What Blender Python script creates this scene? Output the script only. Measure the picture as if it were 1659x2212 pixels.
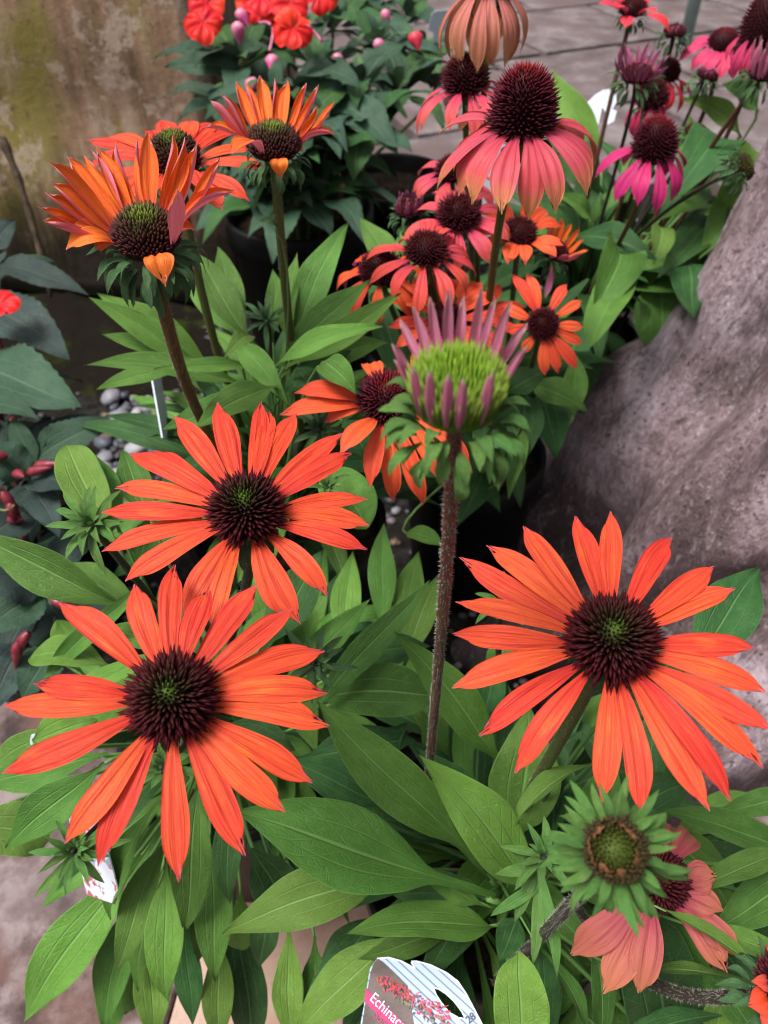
import bpy, bmesh, math, random
import numpy as np
from mathutils import Vector, Matrix, noise as mnoise

SC = bpy.context.scene
for o in list(bpy.data.objects):
    bpy.data.objects.remove(o)
R = math.radians
COL = SC.collection

# ------------------------------------------------------------------ camera
CAM = Vector((0, 0, .75)); PITCH = R(45)
FP, CX, CY = 1663.0, 829.5, 1105.5          # focal length and centre in units of a 1659 x 2211 picture
FWD = Vector((0, math.cos(PITCH), -math.sin(PITCH))); UPV = Vector((0, math.sin(PITCH), math.cos(PITCH)))
cd = bpy.data.cameras.new('camera'); cam = bpy.data.objects.new('camera', cd); COL.objects.link(cam)
cam.location = CAM; cam.rotation_euler = (R(90) - PITCH, 0, 0)
cd.sensor_fit = 'VERTICAL'; cd.sensor_height = 36; cd.lens = 36 * FP / 2211
cd.clip_start = .01; cd.clip_end = 300
cd.dof.use_dof = True; cd.dof.focus_distance = .305; cd.dof.aperture_fstop = 15
SC.camera = cam

# ------------------------------------------------------------------ overcast sky, soft sun, exposure
SUN_EL, SUN_AZ = R(66), R(250)
w = bpy.data.worlds.new('World'); SC.world = w; w.use_nodes = True
wn = w.node_tree; bg = wn.nodes['Background']
sky = wn.nodes.new('ShaderNodeTexSky'); sky.sky_type = 'NISHITA'; sky.sun_disc = False
sky.sun_elevation = SUN_EL; sky.sun_rotation = SUN_AZ
sky.air_density = 1.0; sky.dust_density = 6.0; sky.ozone_density = 1.0
hs = wn.nodes.new('ShaderNodeHueSaturation'); hs.inputs['Saturation'].default_value = .30
wn.links.new(sky.outputs[0], hs.inputs['Color']); wn.links.new(hs.outputs[0], bg.inputs['Color'])
bg.inputs['Strength'].default_value = .055
sd = bpy.data.lights.new('sun', 'SUN'); sd.energy = 1.5; sd.angle = R(22); sd.color = (1, .97, .93)
sun = bpy.data.objects.new('sun', sd); COL.objects.link(sun)
sun.rotation_euler = (R(90) - SUN_EL, 0, R(180) - SUN_AZ + R(0))
SC.view_settings.view_transform = 'Standard'; SC.view_settings.look = 'None'
SC.view_settings.gamma = 1; SC.view_settings.exposure = 1.46; SC.view_settings.use_curve_mapping = False
SC.cycles.use_denoising = True; SC.cycles.filter_width = 1.05; SC.cycles.max_bounces = 8; SC.cycles.diffuse_bounces = 2
SC.cycles.transmission_bounces = 4; SC.cycles.use_fast_gi = False

# ------------------------------------------------------------------ helpers
def P(px, py, d):
    """a point of the place: direction of the picture point, d metres along the view axis"""
    return CAM + d * (FWD + (px - CX) / FP * Vector((1, 0, 0)) + (CY - py) / FP * UPV)
def ray(px, py):
    return (P(px, py, 1) - CAM).normalized()
def ground(px, py, z=0.):
    r = ray(px, py); return CAM + r * ((z - CAM.z) / r.z)
Z = Vector((0, 0, 1))
def rng(s): return random.Random(s)

def link(o, parent=None, kind=None, label=None, cat=None, group=None):
    COL.objects.link(o)
    if parent is not None:
        o.parent = parent
        o.matrix_parent_inverse = Matrix.Translation(parent.location).inverted()
    if kind: o['kind'] = kind
    if label: o['label'] = label
    if cat: o['category'] = cat
    if group: o['group'] = group
    return o
def empty(name, p, parent=None, **k):
    o = bpy.data.objects.new(name, None); o.empty_display_size = .01
    link(o, parent, **k); o.location = p; return o

class MB:
    """collects vertices, faces and uvs of one mesh"""
    def __init__(s): s.v = []; s.f = []; s.uv = []; s.mi = []
    def add(s, verts, faces, uvs=None, mi=0):
        n = len(s.v); s.v += [tuple(v) for v in verts]
        s.uv += list(uvs) if uvs is not None else [(0., 0.)] * len(verts)
        s.f += [tuple(i + n for i in f) for f in faces]; s.mi += [mi] * len(faces)
    def build(s, name, mats, parent=None, smooth=True, origin=None, **k):
        me = bpy.data.meshes.new(name)
        og = Vector(origin) if origin is not None else Vector(s.v[0])
        va = np.array(s.v) - np.array(og)
        me.from_pydata(va.tolist(), [], s.f)
        if not isinstance(mats, (list, tuple)): mats = [mats]
        for m in mats: me.materials.append(m)
        ul = me.uv_layers.new(name='UVMap')
        li = np.empty(len(me.loops), dtype=np.int32); me.loops.foreach_get('vertex_index', li)
        ul.data.foreach_set('uv', np.array(s.uv, dtype=np.float32)[li].ravel())
        me.polygons.foreach_set('material_index', np.array(s.mi, dtype=np.int32))
        me.polygons.foreach_set('use_smooth', np.full(len(me.polygons), smooth))
        me.update()
        o = bpy.data.objects.new(name, me); link(o, parent, **k); o.location = og
        return o

# ------------------------------------------------------------------ materials
def newmat(name):
    m = bpy.data.materials.new(name); m.use_nodes = True
    nt = m.node_tree; nt.nodes.clear(); return m, nt
def nd(nt, t, ins=None, **a):
    n = nt.nodes.new('ShaderNode' + t)
    for k, v in a.items(): setattr(n, k, v)
    for k, v in (ins or {}).items():
        if hasattr(v, 'is_output') or isinstance(v, bpy.types.NodeSocket): nt.links.new(v, n.inputs[k])
        else: n.inputs[k].default_value = v
    return n
def mth(nt, op, a, b=0., c=0., clamp=False):
    n = nd(nt, 'Math', {0: a, 1: b, 2: c}, operation=op); n.use_clamp = clamp; return n.outputs[0]
def sstep(nt, x, lo, hi):
    n = nd(nt, 'MapRange', {0: x, 1: lo, 2: hi, 3: 0., 4: 1.}, interpolation_type='SMOOTHSTEP'); return n.outputs[0]
def c4(c): return (c[0], c[1], c[2], 1)
def mixc(nt, f, a, b, mode='MIX'):
    n = nd(nt, 'Mix', data_type='RGBA', blend_type=mode)
    for i, v in ((0, f), (6, a), (7, b)):
        if isinstance(v, bpy.types.NodeSocket): nt.links.new(v, n.inputs[i])
        else: n.inputs[i].default_value = v if i == 0 else c4(v)
    return n.outputs[2]
def ramp(nt, f, stops):
    n = nd(nt, 'ValToRGB', {0: f}); e = n.color_ramp.elements
    while len(e) < len(stops): e.new(.5)
    for i, (p, c) in enumerate(stops): e[i].position = p; e[i].color = c4(c)
    return n.outputs[0]
def finish(nt, col, rough=.5, spec=.35, transl=0., tcol=None, bump=None, bs=.3, bd=.001, sheen=0., metal=0.):
    ins = {'Base Color': col, 'Roughness': rough, 'Specular IOR Level': spec, 'Metallic': metal}
    if sheen: ins['Sheen Weight'] = sheen; ins['Sheen Roughness'] = .4
    p = nd(nt, 'BsdfPrincipled', ins if isinstance(col, bpy.types.NodeSocket) else {**ins, 'Base Color': c4(col)})
    if bump is not None:
        b = nd(nt, 'Bump', {'Height': bump, 'Strength': bs, 'Distance': bd}); nt.links.new(b.outputs[0], p.inputs['Normal'])
    out = nt.nodes.new('ShaderNodeOutputMaterial'); sh = p.outputs[0]
    if transl:
        t = nd(nt, 'BsdfTranslucent', {'Color': tcol if tcol is not None else col})
        mx = nd(nt, 'MixShader', {0: transl, 1: sh, 2: t.outputs[0]}); sh = mx.outputs[0]
    nt.links.new(sh, out.inputs[0])
def uvs(nt):
    t = nd(nt, 'TexCoord'); s = nd(nt, 'SeparateXYZ', {0: t.outputs['UV']})
    return t, s.outputs[0], s.outputs[1]
def comb(nt, x, y, z=0.): return nd(nt, 'CombineXYZ', {0: x, 1: y, 2: z}).outputs[0]
def noi(nt, vec, scale, detail=3, rough=.55, dist=0.):
    return nd(nt, 'TexNoise', {'Vector': vec, 'Scale': scale, 'Detail': detail, 'Roughness': rough, 'Distortion': dist}).outputs[0]

def petal_mat(name, base, mid, tip, vein, edge, under, patch=None, veins=.55, st3=(.0, .38, .93)):
    m, nt = newmat(name); t, u, v = uvs(nt)
    rnd = nd(nt, 'ObjectInfo').outputs['Random']; r10 = mth(nt, 'MULTIPLY', rnd, 37.)
    st = noi(nt, comb(nt, mth(nt, 'MULTIPLY', u, 15.), mth(nt, 'MULTIPLY', v, 1.1), r10), 1., 3, .6)
    st2 = noi(nt, comb(nt, mth(nt, 'MULTIPLY', u, 46.), mth(nt, 'MULTIPLY', v, 2.6), r10), 1., 2, .5)
    pt = noi(nt, comb(nt, mth(nt, 'MULTIPLY', u, 3.), mth(nt, 'MULTIPLY', v, 3.), r10), 1., 3, .6)
    col = ramp(nt, v, [(st3[0], base), (st3[1], mid), (st3[2], tip)])
    if patch: col = mixc(nt, mth(nt, 'MULTIPLY', sstep(nt, pt, .5, .78), .8), col, patch)
    lines = mth(nt, 'MULTIPLY', sstep(nt, st, .53, .64), mth(nt, 'SUBTRACT', 1., mth(nt, 'MULTIPLY', v, .25)))
    col = mixc(nt, mth(nt, 'MULTIPLY', lines, veins), col, vein)
    col = mixc(nt, mth(nt, 'MULTIPLY', sstep(nt, st2, .5, .66), veins * .6), col, vein)
    spk = noi(nt, comb(nt, mth(nt, 'MULTIPLY', u, 22.), mth(nt, 'MULTIPLY', v, 80.), r10), 1., 1, .5)
    col = mixc(nt, mth(nt, 'MULTIPLY', sstep(nt, spk, .74, .8), .35), col, vein)
    hv = nd(nt, 'HueSaturation', {'Color': col, 'Hue': mth(nt, 'ADD', .493, mth(nt, 'MULTIPLY', rnd, .010)),
                                  'Value': mth(nt, 'ADD', .9, mth(nt, 'MULTIPLY', rnd, .2))}).outputs[0]
    col = mixc(nt, mth(nt, 'MULTIPLY', sstep(nt, v, .965, 1.), .8), hv, edge)
    ucol = mixc(nt, mth(nt, 'MULTIPLY', lines, .4), under, vein)
    ucol = mixc(nt, sstep(nt, v, .86, 1.), ucol, edge)
    bf = nd(nt, 'NewGeometry').outputs['Backfacing']
    col = mixc(nt, bf, col, ucol)
    finish(nt, col, .48, .28, .22, col, mth(nt, 'ADD', st, mth(nt, 'MULTIPLY', st2, .6)), .6, .0010)
    return m
ORANGE = petal_mat('petal_orange', (.70, .056, .034), (.80, .094, .030), (.77, .082, .034), (.46, .024, .014),
                   (.55, .10, .20), (.66, .14, .20), (.84, .165, .026), .9)
ORANGE_UP = petal_mat('petal_orange_pink_back', (.72, .09, .05), (.86, .17, .02), (.86, .19, .03), (.62, .05, .02),
                      (.66, .26, .26), (.68, .16, .21), (.88, .23, .02), .35)
CORAL_AGED = petal_mat('petal_coral_aged', (.54, .045, .100), (.62, .085, .10), (.62, .30, .09), (.42, .05, .07),
                       (.55, .33, .13), (.55, .14, .12), (.60, .11, .12), .5, (.0, .66, 1.))
PEACH = petal_mat('petal_peach', (.58, .16, .14), (.62, .22, .16), (.56, .28, .13), (.42, .11, .08), (.5, .3, .1), (.5, .2, .1), None, .5)
SALMON = petal_mat('petal_salmon', (.44, .05, .12), (.50, .11, .11), (.50, .165, .085), (.34, .05, .07), (.55, .2, .12), (.5, .12, .12), None, .5)
CORAL = petal_mat('petal_coral', (.62, .045, .075), (.74, .085, .08), (.74, .10, .05), (.52, .035, .05), (.6, .13, .08), (.55, .08, .2), None, .4)
CORALPINK = petal_mat('petal_coral_pink', (.55, .04, .10), (.66, .07, .11), (.68, .12, .08), (.45, .03, .07), (.6, .2, .1), (.5, .07, .18), None, .4)
FIRE = petal_mat('petal_fire_orange', (.74, .06, .04), (.84, .11, .03), (.80, .10, .04), (.6, .04, .02), (.6, .1, .15), (.55, .1, .3), None, .4)
MAGENTA = petal_mat('petal_magenta', (.50, .022, .115), (.58, .028, .16), (.56, .03, .17), (.38, .015, .09), (.5, .05, .2), (.42, .03, .12), None, .4)
PINK = petal_mat('petal_pink', (.62, .04, .14), (.70, .055, .15), (.68, .06, .15), (.5, .03, .1), (.65, .1, .2), (.5, .06, .2), None, .3)
REDPINK = petal_mat('petal_red_pink', (.62, .03, .07), (.76, .045, .075), (.78, .055, .07), (.55, .02, .05), (.7, .1, .1), (.6, .06, .12), None, .3)
BUDPETAL = petal_mat('petal_bud_pink', (.40, .06, .12), (.56, .16, .28), (.62, .28, .34), (.45, .09, .18), (.62, .50, .38), (.56, .16, .27), None, .35)
BUDDARK = petal_mat('petal_bud_purple', (.12, .02, .05), (.28, .05, .12), (.45, .14, .26), (.15, .02, .06), (.5, .3, .35), (.25, .05, .11), None, .4)
IMPRED = petal_mat('petal_impatiens_red', (.62, .02, .02), (.80, .028, .018), (.82, .04, .022), (.6, .015, .015), (.8, .05, .03), (.62, .04, .10), None, .2)

def leaf_mat(name, base, light, vein, under, rough=.44, hue=.026, spec=.25, transl=.13):
    m, nt = newmat(name); t, u, v = uvs(nt)
    rnd = nd(nt, 'ObjectInfo').outputs['Random']; r10 = mth(nt, 'MULTIPLY', rnd, 23.)
    au = mth(nt, 'ABSOLUTE', mth(nt, 'MULTIPLY_ADD', u, 2., -1.))
    mid = mth(nt, 'SUBTRACT', 1., sstep(nt, au, .018, .075))
    par = mth(nt, 'SUBTRACT', 1., sstep(nt, mth(nt, 'ABSOLUTE', mth(nt, 'SUBTRACT', au, .44)), .006, .04))
    par = mth(nt, 'MULTIPLY', par, sstep(nt, mth(nt, 'SUBTRACT', .92, v), .0, .4))
    # side veins that leave the midrib towards the tip
    sv = mth(nt, 'FRACT', mth(nt, 'MULTIPLY_ADD', v, 9., mth(nt, 'MULTIPLY', au, -2.2)))
    sv = mth(nt, 'SUBTRACT', 1., sstep(nt, mth(nt, 'ABSOLUTE', mth(nt, 'SUBTRACT', sv, .5)), .01, .07))
    vo = nd(nt, 'TexVoronoi', {'Vector': comb(nt, mth(nt, 'MULTIPLY', u, 14.), mth(nt, 'MULTIPLY', v, 40.), r10), 'Scale': 1.}, feature='DISTANCE_TO_EDGE')
    vn = mth(nt, 'SUBTRACT', 1., sstep(nt, vo.outputs['Distance'], .01, .09))
    mask = mth(nt, 'MAXIMUM', mth(nt, 'MAXIMUM', mid, mth(nt, 'MULTIPLY', par, .75)), mth(nt, 'MAXIMUM', mth(nt, 'MULTIPLY', sv, .32), mth(nt, 'MULTIPLY', vn, .26)))
    big = noi(nt, comb(nt, mth(nt, 'MULTIPLY', u, 2.2), mth(nt, 'MULTIPLY', v, 5.), r10), 1., 4, .6)
    fine = noi(nt, comb(nt, mth(nt, 'MULTIPLY', u, 60.), mth(nt, 'MULTIPLY', v, 170.), r10), 1., 2, .6)
    col = mixc(nt, sstep(nt, big, .35, .72), base, light)
    col = mixc(nt, mth(nt, 'MULTIPLY', sstep(nt, fine, .45, .75), .25), col, light)
    col = nd(nt, 'HueSaturation', {'Color': col, 'Hue': mth(nt, 'ADD', .5 - hue / 2, mth(nt, 'MULTIPLY', rnd, hue)),
             'Value': mth(nt, 'ADD', .74, mth(nt, 'MULTIPLY', mth(nt, 'FRACT', mth(nt, 'MULTIPLY', rnd, 7.13)), .50))}).outputs[0]
    mask = mth(nt, 'MAXIMUM', mask, mth(nt, 'MULTIPLY', sstep(nt, au, .955, .99), .55))
    col = mixc(nt, mth(nt, 'MULTIPLY', mask, .75), col, vein)
    sp_ = noi(nt, comb(nt, mth(nt, 'MULTIPLY', u, 24.), mth(nt, 'MULTIPLY', v, 70.), r10), 1., 2, .5)
    col = mixc(nt, mth(nt, 'MULTIPLY', sstep(nt, sp_, .72, .76), .6), col, (.22, .20, .08))
    col = mixc(nt, mth(nt, 'MULTIPLY', sstep(nt, sp_, .25, .21), .6), col, (.03, .035, .012))
    bf = nd(nt, 'NewGeometry').outputs['Backfacing']
    col = mixc(nt, mth(nt, 'MULTIPLY', bf, .8), col, under)
    h = mth(nt, 'ADD', mth(nt, 'MULTIPLY', mask, -.6), mth(nt, 'ADD', mth(nt, 'MULTIPLY', fine, .25), big))
    finish(nt, col, rough, spec, transl, col, h, .7, .0022)
    return m
LEAF = leaf_mat('coneflower_leaf', (.074, .176, .026), (.112, .242, .044), (.17, .33, .09), (.11, .22, .08))
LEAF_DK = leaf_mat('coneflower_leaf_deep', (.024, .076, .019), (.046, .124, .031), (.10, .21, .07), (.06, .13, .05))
LEAF_LT = leaf_mat('coneflower_leaf_lime', (.108, .226, .030), (.146, .285, .050), (.20, .36, .11), (.13, .24, .07))
LEAF_IMP = leaf_mat('impatiens_leaf', (.024, .062, .034), (.042, .092, .052), (.09, .15, .09), (.06, .09, .06), rough=.42, spec=.25, transl=.08)
LEAF_IMPD = leaf_mat('impatiens_leaf_bronze', (.020, .038, .036), (.036, .064, .054), (.07, .08, .06), (.05, .045, .05), rough=.42, spec=.25, transl=.05)
BRACT = leaf_mat('bract_green', (.070, .150, .060), (.105, .21, .085), (.15, .25, .10), (.10, .18, .09), hue=.03, rough=.5)
BRACT_YG = leaf_mat('bract_fresh_green', (.10, .23, .045), (.15, .31, .08), (.22, .38, .13), (.13, .25, .08), hue=.03, rough=.5)

def plain(name, c1, c2, scale=40., rough=.5, spec=.35, bs=.3, bd=.001, detail=5, transl=0., lo=.35, hi=.7):
    m, nt = newmat(name); t = nd(nt, 'TexCoord')
    n = noi(nt, t.outputs['Object'], scale, detail, .6)
    finish(nt, mixc(nt, sstep(nt, n, lo, hi), c1, c2), rough, spec, transl, None if not transl else c4(c1), n, bs, bd)
    return m
def stem_mat(name, c1, c2, c3):
    m, nt = newmat(name); t, u, v = uvs(nt)
    n = noi(nt, comb(nt, mth(nt, 'MULTIPLY', u, 4.), mth(nt, 'MULTIPLY', v, 5.)), 1., 3, .6)
    f = noi(nt, comb(nt, mth(nt, 'MULTIPLY', u, 26.), mth(nt, 'MULTIPLY', v, 14.)), 1., 3, .6)
    col = mixc(nt, sstep(nt, n, .4, .62), c1, c2)
    col = mixc(nt, mth(nt, 'MULTIPLY', sstep(nt, f, .45, .7), .6), col, c3)
    finish(nt, col, .5, .3, 0, None, f, .5, .0005)
    return m
STEM_G = stem_mat('stem_green', (.075, .100, .022), (.095, .085, .025), (.05, .065, .02))
STEM_B = stem_mat('stem_bronze', (.15, .070, .020), (.105, .040, .018), (.075, .045, .015))
STEM_R = stem_mat('stem_red', (.10, .026, .018), (.065, .045, .022), (.05, .02, .016))
STEM_D = stem_mat('stem_dark', (.040, .024, .022), (.030, .032, .020), (.02, .012, .014))
HAIR = plain('stem_hair', (.34, .32, .28), (.46, .43, .38), 30, .5)

def cone_mat(name, stops_base, stops_tip):
    m, nt = newmat(name); t, u, v = uvs(nt)
    a = ramp(nt, u, stops_base); b = ramp(nt, u, stops_tip)
    n = noi(nt, t.outputs['Object'], 900., 1)
    col = mixc(nt, sstep(nt, v, .15, .95), a, b)
    col = nd(nt, 'HueSaturation', {'Color': col, 'Value': mth(nt, 'ADD', .55, mth(nt, 'MULTIPLY', n, .9))}).outputs[0]
    finish(nt, col, .55, .10)
    return m
CONE = cone_mat('cone_maroon_green_heart', [(0, (.06, .10, .012)), (.16, (.03, .04, .007)), (.4, (.010, .006, .003)), (1, (.012, .003, .003))],
                [(0, (.15, .24, .03)), (.13, (.06, .10, .012)), (.32, (.030, .024, .008)), (.6, (.036, .009, .007)), (1, (.066, .006, .010))])
CONE_YOUNG = cone_mat('cone_young_green', [(0, (.10, .13, .015)), (.3, (.05, .06, .01)), (.6, (.03, .018, .008)), (1, (.02, .008, .006))],
                      [(0, (.20, .26, .04)), (.35, (.12, .14, .03)), (.6, (.06, .035, .02)), (1, (.06, .014, .016))])
CONE_OLD = cone_mat('cone_old_red', [(0, (.07, .008, .008)), (.5, (.03, .006, .010)), (1, (.02, .006, .008))],
                    [(0, (.34, .022, .014)), (.25, (.25, .016, .02)), (.6, (.12, .010, .022)), (1, (.07, .010, .018))])
CONE_DARK = cone_mat('cone_dark_maroon', [(0, (.04, .006, .006)), (1, (.02, .005, .008))],
                     [(0, (.13, .02, .012)), (.4, (.09, .012, .014)), (1, (.07, .010, .016))])
CONE_LIME = cone_mat('cone_lime', [(0, (.10, .18, .012)), (1, (.06, .10, .012))], [(0, (.22, .34, .03)), (.5, (.15, .27, .02)), (1, (.16, .22, .03))])
CONE_BUDDK = cone_mat('cone_bud_olive', [(0, (.05, .075, .008)), (1, (.03, .03, .008))], [(0, (.13, .20, .025)), (.25, (.05, .065, .008)), (1, (.04, .025, .012))])

SOIL = plain('potting_soil', (.016, .011, .008), (.045, .030, .020), 120, .9, .1, 1., .006)
PLASTIC = plain('black_plastic', (.004, .004, .0045), (.008, .008, .0085), 30, .5, .22, .1, .0005)

# ------------------------------------------------------------------ shapes
def smooth_interp(x, xs, ys):
    i = max(0, min(len(xs) - 2, next((k for k in range(len(xs) - 1) if x <= xs[k + 1]), len(xs) - 2)))
    t = (x - xs[i]) / (xs[i + 1] - xs[i]); t = max(0, min(1, t))
    def sl(k):
        if k <= 0: return (ys[1] - ys[0]) / (xs[1] - xs[0])
        if k >= len(xs) - 1: return (ys[-1] - ys[-2]) / (xs[-1] - xs[-2])
        return (ys[k + 1] - ys[k - 1]) / (xs[k + 1] - xs[k - 1])
    h = xs[i + 1] - xs[i]
    return ((2*t**3 - 3*t*t + 1) * ys[i] + (t**3 - 2*t*t + t) * h * sl(i) + (-2*t**3 + 3*t*t) * ys[i+1] + (t**3 - t*t) * h * sl(i+1))

PX, PY = [0, .12, .35, .60, .80, .92, 1], [.20, .36, .78, 1.0, .90, .60, .22]
def petal_shape(mb, B, T, side, w, arch=.1, curl=0., cup=.1, lat=0., teeth=2, r=None, nv=16, twist=0., prof=None, ridge=.11, roll=0.):
    """one ray petal from B to T; side = direction across it; its upper face looks along (T-B) x side"""
    r = r or rng(1); ch = T - B; L = ch.length; t = ch / L
    s0 = (side - t * side.dot(t)).normalized(); n0 = t.cross(s0)
    us = [-1, -.82, -.62, -.38, -.18, 0, .18, .38, .62, .82, 1]
    if teeth == 3: notch = {-.38: .07 + r.random() * .05, .38: .06 + r.random() * .05}
    elif teeth == 2: notch = {r.choice([-.18, 0, .18]): .05 + r.random() * .06}
    else: notch = {}
    skew = r.uniform(-.05, .05)
    px, py = prof or (PX, PY)
    wob = r.uniform(-.12, .12); wph = r.random() * 6
    V = []; U = []
    for j in range(nv + 1):
        v0 = j / nv
        for u in us:
            lf = 1 - .07 * u * u + skew * u - notch.get(u, 0)
            v = v0 * (1 + (lf - 1) * v0 ** 3)
            wd = w * .5 * smooth_interp(v0, px, py) * (1 + .05 * math.sin(v0 * 9 + wph + u))
            env = 4 * v * (1 - v)
            k = max(0, v - .62) / .38
            c = B + ch * v + n0 * (arch * L * env + curl * L * k * k) + s0 * (lat * L * env)
            tw = twist * v + wob * v * math.sin(v * 5 + wph)
            ss = s0 * math.cos(tw) + n0 * math.sin(tw); nn = n0 * math.cos(tw) - s0 * math.sin(tw)
            z = cup * wd * u * u - ridge * w * (math.cos(u * math.pi * 2.4)) * math.sin(math.pi * min(1, v0 * 1.02)) * .6
            if roll:
                rl = roll * (.55 + .45 * v0); xo = wd * math.sin(u * rl) / rl; z += wd * (1 - math.cos(u * rl)) / rl
            else: xo = u * wd
            V.append(c + ss * xo + nn * z); U.append(((u + 1) / 2, v0))
    m = len(us); F = []
    for j in range(nv):
        for i in range(m - 1):
            a = j * m + i; F.append((a, a + 1, a + m + 1, a + m))
    # winding so that the normal is (T-B) x side reversed to the upper face
    mi_ = m // 2; F = [f[::-1] for f in F] if (V[mi_ + 1] - V[mi_]).cross(V[m + mi_] - V[mi_]).dot(n0) < 0 else F
    mb.add(V, F, U)

LXS = {'lance': ([0, .05, .14, .26, .45, .62, .8, .92, 1], [.09, .10, .26, .68, 1.0, .93, .55, .22, .01]),
       'ovate': ([0, .04, .12, .25, .42, .6, .8, .93, 1], [.06, .10, .45, .88, 1.0, .90, .55, .22, .01]),
       'strap': ([0, .1, .3, .5, .7, .88, 1], [.30, .55, .88, 1.0, .86, .46, .02]),
       'stalk': ([0, .1, .3, .42, .6, .75, .88, .95, 1], [.07, .08, .22, .62, 1.0, .91, .52, .22, .01]),
       'blunt': ([0, .06, .2, .4, .6, .8, .93, 1], [.12, .2, .66, .95, 1.0, .84, .50, .06])}
def leaf_shape(mb, B, T, w, face, arch=.12, roll=0., cup=.2, wave=.10, serr=0., shape='lance', droop=0., lat=0., nv=22, half=4, r=None, twist=0.):
    r = r or rng(2); ch = T - B; L = ch.length; t = ch / L
    n0 = (face - t * face.dot(t)).normalized(); s0 = n0.cross(t)
    if roll:
        c, s = math.cos(roll), math.sin(roll); n0, s0 = n0 * c + s0 * s, s0 * c - n0 * s
    px, py = LXS[shape]; ph = r.random() * 6; ph2 = r.random() * 6
    us = [i / half for i in range(-half, half + 1)]
    V = []; U = []
    for j in range(nv + 1):
        v = j / nv; env = 4 * v * (1 - v); k = max(0, v - .55) / .45
        c = B + ch * v + n0 * (arch * L * env - droop * L * k * k) + s0 * (lat * L * env + .012 * L * math.sin(v * 6 + ph))
        wd = w * .5 * max(.004, smooth_interp(v, px, py))
        if serr: wd *= 1 + serr * (1 if j % 2 else -1) * (.3 < v * 3 < 2.8)
        tw = twist * (v - .3)
        ss = s0 * math.cos(tw) + n0 * math.sin(tw); nn = n0 * math.cos(tw) - s0 * math.sin(tw)
        for u in us:
            z = cup * wd * abs(u) ** 1.3 * 1.2 + wave * w * abs(u) ** 2 * math.sin(v * 13 + ph2 + (2 if u > 0 else 0)) * .5
            z -= .05 * wd * math.exp(-(u / .12) ** 2)
            V.append(c + ss * (u * wd) + nn * z); U.append(((u + 1) / 2, v))
    m = len(us); F = []
    for j in range(nv):
        for i in range(m - 1):
            a = j * m + i; F.append((a, a + 1, a + m + 1, a + m))
    F = [f[::-1] for f in F] if (V[1] - V[0]).cross(V[m] - V[0]).dot(n0) < 0 else F
    mb.add(V, F, U)

def tocam(p): return (CAM - p).normalized()
def bez(pts, n):
    out = []
    for i in range(n + 1):
        t = i / n; q = [Vector(p) for p in pts]
        while len(q) > 1: q = [a.lerp(b, t) for a, b in zip(q, q[1:])]
        out.append(q[0])
    return out
def tube(mb, path, r0, r1, sides=10, mi=0, bulge=0.):
    n = len(path); V = []; U = []; ln = 0.; frames = []
    up = Vector((.3, .2, 1)).normalized()
    for i, p in enumerate(path):
        t = (path[min(i + 1, n - 1)] - path[max(i - 1, 0)]).normalized()
        a = t.cross(up if abs(t.dot(up)) < .95 else Vector((1, 0, 0))).normalized(); b = t.cross(a)
        rr = r0 + (r1 - r0) * i / (n - 1) + bulge * math.sin(i * 1.7) * r0
        if i: ln += (p - path[i - 1]).length
        frames.append((p, t, a, b, rr))
        for k in range(sides):
            an = 2 * math.pi * k / sides
            V.append(p + (a * math.cos(an) + b * math.sin(an)) * rr); U.append((k / sides, ln / .03))
    F = [(i * sides + k, i * sides + (k + 1) % sides, (i + 1) * sides + (k + 1) % sides, (i + 1) * sides + k) for i in range(n - 1) for k in range(sides)]
    F.append(tuple(range(sides))[::-1]); F.append(tuple((n - 1) * sides + k for k in range(sides)))
    mb.add(V, F, U, mi); return frames
CROWN = {}
def leaf(plant, B, T, w, mat=None, face=None, name='leaf', seed=0, stalk=False, **k):
    r = rng(seed + int(abs(B.x * 7919 + T.y * 104729 + T.x * 1299709) * 1000))
    mb = MB(); mid = (B + T) / 2
    leaf_shape(mb, B, T, w, face or (Z * .55 + tocam(mid) * .6).normalized(), r=r, **k)
    c = CROWN.get(plant.name) if stalk and plant else None
    if c is not None and (B - c).length > .02:      # leaf stalk down to the crown of the plant
        m2 = MB(); t = (T - B).normalized(); q = c + Vector((r.uniform(-.012, .012), r.uniform(-.012, .012), 0))
        tube(m2, bez([B + t * .004, B - t * .02 - Z * .006, q + (B - q) * .35 + Z * .01, q], 9), w * .045, .0016, 6)
        mb.add(m2.v, m2.f, [(.5, .02)] * len(m2.v))
    return mb.build(name, mat or LEAF, plant, origin=B)
def leafpx(plant, bx, by, bd, tx, ty, td, wpx, mat=None, **k):
    return leaf(plant, P(bx, by, bd), P(tx, ty, td), wpx * (bd * .4 + td * .6) / FP, mat, stalk=True, **k)
def stem(plant, pts, r0, r1, mat=STEM_G, hairs=0, seed=1, n=18, hl=.0014, name='stem'):
    mb = MB(); fr = tube(mb, bez(pts, n), r0, r1, 10, bulge=.03); r = rng(seed)
    for _ in range(hairs):
        i = r.randrange(len(fr) - 1); f = r.random(); p0, t, a, b, rr = fr[i]; p = p0.lerp(fr[i + 1][0], f)
        an = r.random() * 6.283; d = a * math.cos(an) + b * math.sin(an); q = p + d * rr * .98
        dr = (d + t * r.uniform(-.7, .7) + Vector((r.uniform(-.3, .3),) * 3)).normalized(); l = hl * r.uniform(.6, 1.3)
        sd_ = dr.cross(t).normalized() * .00007; s2 = dr.cross(sd_).normalized() * .00007
        mb.add([q + sd_, q - sd_ * .5 + s2, q - sd_ * .5 - s2, q + dr * l], [(0, 1, 3), (1, 2, 3), (2, 0, 3)], None, 1)
    return mb.build(name, [mat, HAIR], plant, origin=pts[0])

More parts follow.
